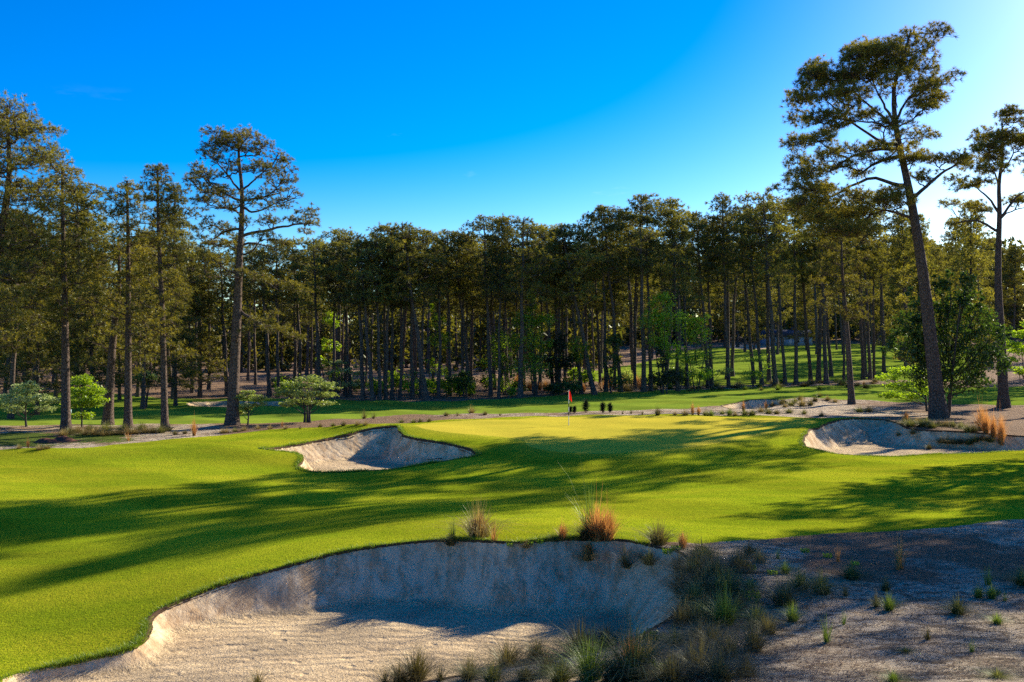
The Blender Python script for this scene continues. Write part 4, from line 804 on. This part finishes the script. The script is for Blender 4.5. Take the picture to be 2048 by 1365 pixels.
FRONT = [(957,1075,66,'straw',.75,'tall golden clump with pale spikes on the crest of the big bunker'),(957,1075,40,'orange',.7,'orange core growing within the golden clump on the bunker crest'),(902,1090,24,'dark',1,'small brown clump hanging over the bunker lip, beside the golden clump'),(905,1084,48,'thin',.6,'bare thin stalks rising above the small brown clump on the lip'),
 (988,1082,32,'sprig',1.2,'orange sprigs just beside the golden clump'),(1193,1079,54,'orange',1.25,'largest orange clump on the crest of the big bunker'),(1215,1080,45,'orange',1.2,'orange clump spilling sideways from the largest one'),(1172,1079,34,'dark',1,'dark base clump at the foot of the largest orange clump'),(1180,1076,100,'thin',.7,'very tall pale seed stalks over the largest orange clump'),
 (1125,1079,24,'orange',1.2,'small rusty clump on the lip between golden and largest orange clumps'),(1105,1082,16,'olive',1,'tiny olive tuft on the bunker lip'),(1176,1120,32,'straw',.8,'pale straw clump hanging on the sand face below the largest orange clump'),(1178,1112,24,'orange',1,'orange fringe on the sand face below the crest'),
 (1316,1090,46,'dark',.85,'rounded dark clump standing alone on the crest against bright grass'),(1254,1135,38,'tuft',1.2,'sparse clump on the sand face below the rounded dark one'),(1300,1128,30,'olive',1.1,'low olive clump on the bunker shoulder'),(1053,1095,16,'straw',1,'tiny pale tuft on the thin lip of grass'),
 (1365,1098,26,'orange',1,'short orange clump beside the leafy weed on the shoulder'),(1408,1122,36,'olive',.9,'olive clump topping the brushy shoulder of the bunker'),(1392,1150,48,'dark',.9,'dry brown clump high on the brushy shoulder'),(1430,1165,54,'dark',1,'tangled brown clump in the middle of the brushy shoulder'),(1475,1145,46,'dark',.9,'dark clump at the far side of the brushy shoulder'),(1455,1190,50,'olive',1,'olive clump low on the brushy shoulder'),(1405,1195,48,'dark',1,'brown clump on the sand face side of the brushy shoulder'),
 (1449,1250,64,'green',.75,'bright spiky green clump at the foot of the brushy shoulder'),(1364,1250,38,'dark',1,'low brown clump at the foot of the sand face'),(1398,1240,30,'olive',1,'small olive clump between the spiky green and low brown ones'),(1519,1126,28,'straw',.9,'yellowish clump by the grass edge'),(1500,1115,30,'dark',1,'dark clump at the grass edge near the yellowish one'),(1556,1118,20,'thin',1,'thin green tuft at the edge of the mown grass'),(1570,1148,24,'green',.8,'small upright green clump on the sand'),(1500,1190,34,'green',.8,'leafy green clump behind the spiky one'),
 (1643,1188,46,'olive',.75,'yellow green clump alone on open sand'),(1702,1158,34,'olive',1,'wide olive clump beside the pine straw'),(1567,1210,52,'dark',.9,'large dark clump in the open sand'),(1585,1243,34,'green',.7,'narrow green clump just below the large dark one'),(1691,1192,24,'tuft',.8,'little upright tuft on pale sand'),(1753,1214,28,'tuft',.9,'short dark tuft, first of three close together'),(1778,1221,32,'green',.7,'short green tuft, second of three close together'),(1771,1182,26,'dark',.7,'dark tuft, uppermost of three close together'),
 (1654,1284,46,'thin',1,'sparse wispy clump in the middle of the pale sand'),(1687,1250,26,'thin',.8,'tiny wispy sprout beside the sparse wispy clump'),(1915,1228,34,'olive',.85,'rounded olive gold clump on pale sand'),(1855,1280,28,'tuft',.7,'small brown tuft below the olive gold clump'),(1976,1170,34,'thin',1.1,'thin dark tuft near the pine straw edge'),(1957,1196,22,'green',.8,'short weedy green tuft, one of a loose trio'),(1983,1197,24,'green',.8,'weedy green tuft in the middle of a loose trio'),(2010,1203,18,'thin',1,'faint green sprout at the end of a loose trio'),
 (1994,1248,20,'green',1,'low creeping green tuft'),(2046,1170,34,'olive',1,'olive clump cut by the picture edge'),(1943,1305,24,'thin',1,'faint sparse sprout on dark sand'),(1800,1138,60,'sprig',.9,'tall orange sprig standing on pine straw'),(1796,1140,30,'sprig',1,'short orange sprig at the foot of the tall one'),(1676,1124,28,'sprig',1,'thin orange sprig at the mown grass edge'),(1505,1302,54,'dark',.8,'tall dark clump in the low corner group'),(1457,1315,48,'dark',1,'dark clump between two taller ones in the low corner group'),
 (1811,1305,10,'olive',1.6,'flat withered clump on the sand'),(1786,1363,18,'green',1.4,'low green clump at the bottom edge'),(1994,1355,16,'olive',1.7,'flattened pale olive clump by the lower corner'),(1400,1350,66,'dark',1,'biggest dark clump at the bottom edge'),(1440,1362,58,'dark',.9,'dark clump pressed against the biggest one'),(1378,1325,34,'dark',1,'dark clump at the front rim of the bunker'),
 (1180,1360,82,'green',.8,'bright green clump with spreading blades at the bottom edge'),(1268,1358,108,'olive',.68,'tallest olive clump in front of the bunker'),(1262,1352,70,'orange',.6,'orange stems within the tallest olive clump'),(1160,1308,58,'dark',1.0,'wide dark clump on the near rim of the bunker'),(1215,1300,46,'dark',1,'dark clump behind the tallest olive clump'),(1015,1334,48,'dark',.95,'dark clump standing before the raked sand'),(1094,1346,38,'dark',1,'low dark clump between the wide dark and bright green ones'),
 (834,1360,64,'dark',.7,'grey green clump at the bottom edge in front of raked sand'),(937,1357,40,'dark',1,'low dark clump beside the grey green one'),(880,1362,30,'tuft',1,'faint tuft between two bottom edge clumps'),(1050,1360,30,'dark',1.2,'squat dark clump at the bottom edge'),(515,1372,34,'tuft',1,'faint tuft barely reaching into the raked sand'),(770,1368,26,'tuft',1,'small tuft at the bottom edge below raked sand'),(1330,1363,40,'olive',1,'olive clump beside the tallest one at the bottom edge'),(1120,1364,44,'olive',1,'olive clump leaning on the bright green one')]
FRONT += [(u, v, h, ty, 1.0, lab) for u, v, h, ty, lab in [(1225,1362,52,'dark','dark clump squeezed between the bright green and tallest olive clumps'),(1345,1368,56,'dark','shaggy dark clump next to the biggest one at the bottom edge'),(1490,1352,44,'dark','dark clump at the bottom edge past the pair of biggest ones'),(1300,1318,40,'straw','straw coloured clump on the near rim behind the leafy weed'),(1072,1318,38,'dark','dark clump on the near rim between wide dark and sand facing ones'),(985,1362,36,'olive','olive clump at the bottom edge below the sand facing dark one'),(800,1366,38,'dark','dark clump leaning on the grey green one'),(1425,1290,44,'dark','dark clump on bare sand behind the low corner group'),(1350,1290,34,'olive','olive clump on the near rim below the sand face'),(1535,1268,36,'dark','dark clump on bare sand beside the narrow green clump'),(1395,1275,36,'straw','straw clump below the bright spiky green one'),(1600,1180,40,'olive','olive clump between the large dark one and the yellow green one')]]
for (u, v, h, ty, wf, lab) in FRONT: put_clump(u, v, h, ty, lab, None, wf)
rs = np.random.default_rng(51); words = ['tangled', 'wiry', 'drooping', 'matted', 'brittle', 'flopping', 'bristling', 'limp', 'frayed', 'dense', 'ragged', 'shaggy']
for i in range(24):
    u, v = rs.normal(1425, 42), rs.uniform(1112, 1250); ty = ['dark', 'dark', 'olive', 'straw'][i % 4]
    put_clump(u, v, rs.uniform(26, 46), ty, f'{words[i % 12]} {"low" if i < 12 else "tall"} {["brown", "dark", "olive", "straw coloured"][i % 4]} clump within the brushy bunker shoulder', 'clumps tangled on the brushy shoulder', 1.0)
RB = [(1963,862,38,'orange',.9,'tall feathery orange clump above the sand hollow'),(1972,866,34,'orange',.9,'second orange clump touching the tall feathery one'),(1987,874,32,'orange',.8,'orange clump between the two tallest orange ones'),(2003,889,46,'orange',.62,'upright orange column of grass at the sand edge'),(1812,843,16,'orange',1.1,'low orange clump at the top of the hollow'),
 (1820,853,17,'olive',1.4,''),(1843,853,16,'olive',1.4,''),(1864,856,15,'olive',1.3,''),(1880,852,14,'straw',1.3,''),(1892,852,13,'straw',1.2,''),(1808,848,12,'dark',1.3,''),(1835,846,12,'straw',1.3,''),(1854,848,12,'olive',1.3,''),(1905,854,12,'olive',1.2,''),(1922,857,14,'olive',1.2,''),(1936,864,16,'olive',1.3,''),(1948,864,16,'dark',1.2,''),
 (1826,868,13,'straw',1,'pale clump halfway down the sand face'),(1797,872,10,'straw',1,'lone whitish tuft on the sand face'),(1895,887,15,'straw',1.2,''),(1883,886,14,'straw',1.2,''),(1908,888,13,'straw',1.2,''),(1858,899,12,'dark',1,'low dark clump nearest the mown grass'),(1938,889,14,'olive',1.3,''),(1950,884,14,'olive',1.2,''),(1966,881,14,'straw',1.2,''),(1980,884,14,'olive',1.2,''),(1920,888,12,'dark',1.2,'')]
c_ = 0
for (u, v, h, ty, wf, lab) in RB:
    if not lab: lab = f'{TY[ty][8].replace(" wiregrass", "")}, {ORD[c_]} of those hugging the far bunker shoulder'; c_ += 1
    put_clump(u, v, h, ty, lab, 'grass clumps round the orange grass bunker', wf)
ST = [(1385,831,26,'orange',.6),(1397,831,20,'orange',.8),(1370,831,12,'straw',1.2),(1422,832,12,'green',1.2),(1412,832,11,'olive',1.3),(1444,829,10,'olive',1.2),(1459,831,14,'green',1.1),(1487,825,22,'orange',.7),(1490,830,12,'olive',1.2),(1504,831,12,'olive',1.3),(1522,825,12,'straw',1.3),(1532,820,18,'orange',.7),(1537,828,12,'olive',1.3),(1553,829,10,'dark',1.3),(1578,827,12,'olive',1.3),(1604,813,18,'straw',.9),(1608,829,10,'olive',1.2),(1643,833,10,'straw',1.1),(1639,794,11,'olive',1),(1545,813,10,'straw',1.3),(1565,809,12,'dark',1.3),(1582,812,12,'olive',1.3),(1621,811,11,'dark',1.3),(1655,801,10,'straw',1.2),(1719,825,13,'olive',1.2),(1737,824,14,'straw',1.2),(1728,773,11,'orange',.9),(1315,831,16,'dark',.8),(1245,829,8,'tuft',1),(1262,828,9,'tuft',1),(1285,830,8,'tuft',1),
      (1590,806,10,'olive',1.3),(1600,800,9,'dark',1.3),(1630,803,10,'dark',1.3),(1570,815,9,'straw',1.2),(1670,805,9,'straw',1.2),(1350,831,8,'straw',1.2),(1470,832,9,'straw',1.2)]
for i, (u, v, h, ty, wf) in enumerate(sorted(ST)):
    if ty == 'orange': h *= .75
    put_clump(u, v, h, ty, f'{TY[ty][8]}, {ORD[i]} from the flag along the strip behind green', 'grass clumps on the sand strip behind the green', wf)
LF = [(140,868),(155,866),(170,870),(190,870),(205,872),(220,870),(238,868),(255,868),(270,868),(290,866),(305,866),(322,866),(180,862),(212,862),(246,862),(282,861),(336,862),(128,872)]
for i, (u, v) in enumerate(sorted(LF)):
    ty = ['straw', 'olive', 'straw'][i % 3]; put_clump(u, v, random.uniform(13, 18), ty, f'{TY[ty][8]}, {ORD[i]} in the row under the three pines', 'grass clumps under the three pines', 1.2)
MID = [(388,872,24,'orange',.7),(256,882,17,'sprig',1),(56,896,14,'orange',.6),(80,900,11,'straw',1.5),(95,898,9,'straw',1.4),(38,898,9,'straw',1.2),(452,866,10,'straw',1.3),(444,867,9,'straw',1.2),(470,864,9,'olive',1.2),(488,862,10,'straw',1.2),(516,859,9,'straw',1.2),(540,859,9,'straw',1.3),(564,855,16,'sprig',1),(571,859,8,'straw',1.2),(666,853,8,'olive',1.2),(687,852,9,'dark',1.2),(714,851,9,'straw',1.2),(731,851,9,'straw',1.2),(728,838,16,'tuft',1),(747,838,13,'tuft',1),(943,827,15,'straw',.9),(892,832,8,'dark',1.3),(803,846,8,'olive',1.3),(827,846,8,'olive',1.3),(840,845,8,'dark',1.3),(858,844,8,'dark',1.3),(915,832,8,'tuft',1.2),(970,830,8,'dark',1.3),(1000,832,7,'tuft',1.2),(600,858,7,'tuft',1.2),(640,855,8,'dark',1.2),(350,870,9,'dark',1.2),(370,868,8,'dark',1.3)]
for i, (u, v, h, ty, wf) in enumerate(sorted(MID)):
    put_clump(u, v, h, ty, f'{TY[ty][8]}, {ORD[i]} along the sand path from the huge pine', 'grass clumps along the sand path', wf)
# orange grass under the wood edge
rs = np.random.default_rng(23)
for i in range(34):
    u = rs.uniform(1030, 1290); y = rs.uniform(112, 128); x = (u - 1024) / FPX * y; ty = ['orange', 'straw'][int(rs.uniform() < .35)]
    o = obj('grass_clump', PR[ty][i % 3], None, (x, y, gz(x, y) - .03)); h = rs.uniform(.9, 1.7); o.scale = (h * 1.1, h * 1.1, h); o.rotation_euler = (0, 0, rs.uniform(0, 6))
    tag(o, ('orange dry grass glowing under the trunks beyond the flag' if ty == 'orange' else 'straw coloured grass under the trunks beyond the flag'), 'grass clump', 'glowing dry grass under the wood' if ty == 'orange' else 'straw grass under the wood')
for i in range(46):
    u = rs.uniform(1300, 1760); v = rs.uniform(771, 785) - (u - 1300) * .016; ty = ['olive', 'straw', 'dark', 'green'][int(rs.integers(0, 4))]
    put_clump(u, v, rs.uniform(6, 11), ty, f'low {TY[ty][8]} at the foot of the open row', f'low {TY[ty][7].replace("_", " ")} clumps under the open row', 1.5)
# leafy weeds
def weed(seed, n, h, mat):
    rs_ = np.random.default_rng(seed); mb_ = MB()
    for s_ in range(n):
        a = rs_.uniform(0, 6.28); r_ = rs_.uniform(0, .6) * h; C = np.array([math.cos(a) * r_, math.sin(a) * r_, 0]); H = h * rs_.uniform(.5, 1)
        k = 12; z = np.linspace(.1, 1, k); P = C + np.stack([z * .1 * math.cos(a), z * .1 * math.sin(a), z * H], 1) + rs_.normal(0, .04 * h, (k, 3)); leaves(mb_, P, .16 * h, rs_, np.clip(rs_.normal(.5, .25, k), 0, 1))
    return mb_.mesh('weed_leaves', M[mat])
WD = [weed(i, 14, 1, m_) for i, m_ in enumerate(('leaf', 'leaf_dark'))]
for (u, v, h, k, lab) in [(1306,1282,26,1,'dark leafy weed on the near rim of the big bunker'),(1335,1107,12,0,'bright low weed on the bunker shoulder beside the rounded dark clump'),(1352,1100,11,0,'bright low weed right next to the short orange clump'),(1502,1200,22,0,'bright leafy weed in the brushy shoulder'),(1500,1140,14,0,'small bright weed near the grass edge'),(1545,1150,12,0,'tiny bright weed on sand by the upright green clump'),(1325,1345,24,0,'bright leafy weed beside the tallest olive clump'),(1060,1090,9,0,'tiny green weed on the grass lip'),(1710,1130,9,0,'tiny weed by the pine straw'),(1990,1190,14,1,'dull leafy weed within the loose trio'),(1655,1115,10,0,'low bright weed at the mown edge'),(1020,1092,8,0,'low green weed on the thin lip under the orange sprigs'),(1080,1086,9,0,'low green weed on the lip near the rusty clump'),(1610,1105,10,0,'low bright weed beside the pine straw edge')]:
    x, y, z = at(u, v); s_ = h * y / FPX; o = obj('weed', WD[k], None, (x, y, z - .01)); o.scale = (s_ * 1.4, s_ * 1.4, s_); tag(o, lab, 'weed')
# longleaf seedlings behind the green
for i, (u, h) in enumerate([(1141, 12), (1149, 12), (1172, 26), (1205, 20), (1220, 19)]):
    x, y, z = at(u, 826); s_ = h * y / FPX; mb_ = MB(); rs_ = np.random.default_rng(400 + i); nC = 16; C = np.stack([rs_.normal(0, .06, nC), rs_.normal(0, .06, nC), np.linspace(.15, .85, nC)], 1) * s_
    needles(mb_, C, np.tile([0, 0, 1.], (nC, 1)), 30, .34 * s_ + .08, .03, np.full(nC, .1), rs_); e = empty('pine_seedling', (x, y, z)); obj('crown', mb_.mesh('seedling_crown', M['leaf_magnolia']), e, kind='stuff')
    t = MB(); t.tube([[0, 0, -.05], [0, 0, .9 * s_]], [.03, .015], 5); obj('stem', t.mesh('seedling_stem', M['bark']), e)
    tag(e, ['short dark pine seedling touching the flagstick base', 'second short dark seedling next to the flagstick', 'tallest dark pine seedling behind the green', 'pointed dark seedling between the tallest and the squat one', 'squat square topped dark seedling behind the green'][i], 'seedling')

# ------------------------------------------------------------------ blades of grass along edges and on the near fairway
def blade_field(X, Y, Z, h, wd, rs_, lean=.5):
    n = len(X); a = rs_.uniform(0, 6.28, n); b = np.stack([X, Y, Z - .005], 1); s_ = np.stack([np.cos(a), np.sin(a), np.zeros(n)], 1) * (wd / 2)
    hh = (h * rs_.uniform(.5, 1.2, n))[:, None]; l_ = rs_.normal(0, lean, (n, 2)) * hh; tip = b + np.concatenate([l_, hh], 1)
    V = np.stack([b - s_, b + s_, tip], 1).reshape(-1, 3); mb_ = MB(); mb_.add(V, T=np.arange(n * 3).reshape(-1, 3), a=np.repeat(np.clip(rs_.normal(.5, .25, n), 0, 1), 3)); return mb_
M['blade'] = leaf_mat('turf blades', (.12, .22, .012), (.34, .42, .03), .45, 1.5, (1.5, 1.4, .5), 0, .0)
M['blade_edge'] = leaf_mat('rough turf blades', (.09, .17, .012), (.28, .37, .03), .4, 1.5, (1.5, 1.4, .5), 0)
rs = np.random.default_rng(77)
def edge_blades(key, n, h, wd, out_w):
    P = BK[key]['P']; seg = np.roll(P, -1, 0) - P; ln = np.hypot(*seg.T); pr = ln / ln.sum(); i = rs.choice(len(P), n * 3, p=pr); t = rs.uniform(0, 1, n * 3)[:, None]
    q = P[i] + seg[i] * t + rs.normal(0, 1, (n * 3, 2)) * out_w; d = sdist(P, q[:, 0], q[:, 1]) + wob(q[:, 0], q[:, 1]) * BK[key]['wob']
    f = sdist(ZP['fairway'], q[:, 0], q[:, 1]); m_ = (d < .03) & (d > -out_w * 2) & (f > 0) & (wob(q[:, 0] * 2.2, q[:, 1] * 2.2) + rs.normal(0, .3, len(q)) > (.35 if h > .1 else -.1)); q = q[m_][:n]
    z = full_z(q[:, 0], q[:, 1])[0]; return blade_field(q[:, 0], q[:, 1], z, h, wd, rs, .8)
for key, n, h, wd, ow, lab in [('front', 22000, .105, .013, .05, 'taller ragged grass tufts along the big bunker lip'), ('mid', 5000, .15, .03, .09, 'taller ragged grass tufts round the bunker beside the green'), ('front', 20000, .055, .011, .06, 'ragged turf fringe hanging over the big bunker lip'), ('mid', 9000, .08, .025, .10, 'ragged turf fringe round the bunker beside the green'), ('right', 6000, .08, .025, .10, 'ragged turf fringe at the orange grass bunker')]:
    tag(obj('turf_fringe', edge_blades(key, n, h, wd, ow).mesh('turf_fringe', M['blade_edge'])), lab, 'grass', kind='stuff')
n = 150000; yy = 1 / rs.uniform(1 / 46., 1 / 14., n); xx = rs.uniform(-.56, .56, n) * yy
f = sdist(ZP['fairway'], xx, yy); b_ = zone_phi(xx, yy)['bunker']; m_ = (f > -.05) & (b_ < -.02); xx, yy = xx[m_], yy[m_]
tag(obj('turf_grass', blade_field(xx, yy, full_z(xx, yy)[0], .034, .011, rs, .6).mesh('turf_grass', M['blade'])), 'short mown turf blades covering the near fairway', 'grass', kind='stuff')
# fallen needles and twigs on the sand
n = 15000; yy = 1 / rs.uniform(1 / 26., 1 / 11., n); xx = rs.uniform(.1, .58, n) * yy; zp = zone_phi(xx, yy); m_ = (zp['bunker'] < 0) & (zp['fairway'] < 0)
xx, yy = xx[m_], yy[m_]; zz = full_z(xx, yy)[0] + .008; a = rs.uniform(0, 3.14, len(xx)); ln = rs.uniform(.06, .22, len(xx)); mb = MB()
dv = np.stack([np.cos(a), np.sin(a), rs.normal(0, .12, len(xx))], 1) * ln[:, None]; c = np.stack([xx, yy, zz], 1); sd = np.stack([-np.sin(a), np.cos(a), np.zeros(len(xx))], 1) * .0055
mb.add(np.stack([c - dv / 2 - sd, c - dv / 2 + sd, c + dv / 2 + [0, 0, .01]], 1).reshape(-1, 3), T=np.arange(len(xx) * 3).reshape(-1, 3), a=np.repeat(rs.uniform(0, .7, len(xx)), 3))
M['litter'] = leaf_mat('fallen needles', (.06, .035, .02), (.30, .18, .10), .1, 1, None, 0)
tag(obj('needle_litter', mb.mesh('needle_litter', M['litter'])), 'fallen pine needles strewn over the waste sand', 'pine litter', kind='stuff')

# ------------------------------------------------------------------ flagstick, rake, post, straw heap, snag, house
x, y, z = at(1137.5, 851); k = y / FPX; H = 70 * k
fs = empty('flagstick', (x, y, z)); tag(fs, 'flagstick with a limp red flag standing in the hole on the green', 'flagstick')
p = MB(); p.tube([[0, 0, 0], [0, 0, H]], [.022, .018], 8); obj('pole', p.mesh('pole', M['pole']), fs)
for zz in (.28, .52): p = MB(); p.tube([[0, 0, H * zz], [0, 0, H * (zz + .1)]], [.0235, .0230], 8); obj('band', p.mesh('band', M['blackband']), fs)
gu, gv = np.meshgrid(np.linspace(0, 1, 12), np.linspace(0, 1, 14)); fx = .17 * gu * (1 - .35 * (1 - gv)) + .02; fy = .05 * np.sin(gu * 9 + gv * 3) * gu; fz = H * .985 - .48 * gv - .16 * gu * gu - .05 * gu
i_ = np.arange(gu.size).reshape(gu.shape); obj('flag', mk_mesh('flag', np.stack([fx, fy, fz], -1).reshape(-1, 3), [np.stack([i_[:-1, :-1], i_[:-1, 1:], i_[1:, 1:], i_[1:, :-1]], -1).reshape(-1, 4)], M['flag'], None, True), fs)
x, y, z = at(880, 921); rk = empty('bunker_rake', (x, y, z + .06), R(24)); tag(rk, 'dark bunker rake lying at the rim of the bunker beside the green', 'rake')
p = MB(); p.tube([[-.65, 0, 0], [.65, 0, .06]], [.02, .02], 6); obj('handle', p.mesh('handle', M['rake']), rk)
p = MB(); p.box((.68, 0, .06), (.03, .25, .025)); [p.box((.68, q, .01), (.008, .008, .05)) for q in np.linspace(-.22, .22, 9)]; obj('rake_head', p.mesh('rake_head', M['rake']), rk)
x, y, z = at(140, 846); mp_ = empty('marker_post', (x, y, z)); tag(mp_, 'small pale teal box on a thin post beside the side lit pine', 'marker post')
p = MB(); p.box((0, 0, .35), (.02, .02, .4)); obj('post', p.mesh('post', M['pole']), mp_); p = MB(); p.box((0, 0, .78), (.08, .05, .11)); p.box((0, 0, .895), (.095, .065, .012)); obj('box', p.mesh('box', M['teal']), mp_)
x, y, z = at(118, 884); gu, gv = np.meshgrid(np.linspace(-1, 1, 40), np.linspace(-1, 1, 24)); rr = np.clip(1 - gu ** 2 - gv ** 2, 0, 1)
hz = rr ** .9 * .26 * (1 + .35 * np.sin(gu * 7 + gv * 4) + .2 * np.sin(gu * 17 - gv * 9)) - .05; i_ = np.arange(gu.size).reshape(gu.shape)
o = obj('straw_heap', mk_mesh('straw_heap', np.stack([gu * 1.5, gv * .9, hz], -1).reshape(-1, 3), [np.stack([i_[:-1, :-1], i_[:-1, 1:], i_[1:, 1:], i_[1:, :-1]], -1).reshape(-1, 4)], M['mulch'], None, False), None, (x, y, z)); tag(o, 'low red brown heap of pine straw on grass by the sand path', 'straw heap')
x, y, z = at(1424, 778); p = MB(); p.tube([[0, 0, -.2], [.03, 0, .8], [.0, .02, 1.55]], [.26, .2, .19], 9); p.box((0, 0, 1.5), (.08, .06, .12)); o = obj('tree_stump', p.mesh('tree_stump', M['bark_far'], False), None, (x, y, z)); tag(o, 'tall broken tree stump among the open row of trunks', 'tree stump')
# house far among the pines
hx, hy = (1572 - 1024) / FPX * 290, 290.; hz0 = gz(hx, hy); hs = empty('house', (hx, hy, hz0)); tag(hs, 'blue grey house with a dark roof, shaded among pines beyond the distant fairway', 'house')
p = MB(); p.box((0, 0, 1.1), (6.5, 4, 1.5)); obj('wall', p.mesh('wall', M['house']), hs)
p = MB(); p.add([[-7, -4.6, 2.55], [7, -4.6, 2.55], [7, 4.6, 2.55], [-7, 4.6, 2.55], [-7, 0, 4.6], [7, 0, 4.6]], [[0, 1, 5, 4], [2, 3, 4, 5], [0, 3, 2, 1]], [[0, 4, 3], [1, 2, 5]]); rf = obj('roof', p.mesh('roof', M['roof']), hs)
p = MB(); p.box((2, .5, 4.6), (.4, .4, .8)); obj('chimney', p.mesh('chimney', M['wood']), rf)
for wx in (-4.6, -2.2, 2.2, 4.6):
    p = MB(); p.box((wx, -4.02, 1.45), (.62, .04, .7)); wn = obj('window', p.mesh('window', M['trim']), hs); p = MB(); p.box((wx, -4.07, 1.45), (.5, .03, .58)); obj('pane', p.mesh('pane', M['glass']), wn)
p = MB(); p.box((0, -4.03, 1.05), (.5, .05, 1.05)); obj('door', p.mesh('door', M['trim']), hs)
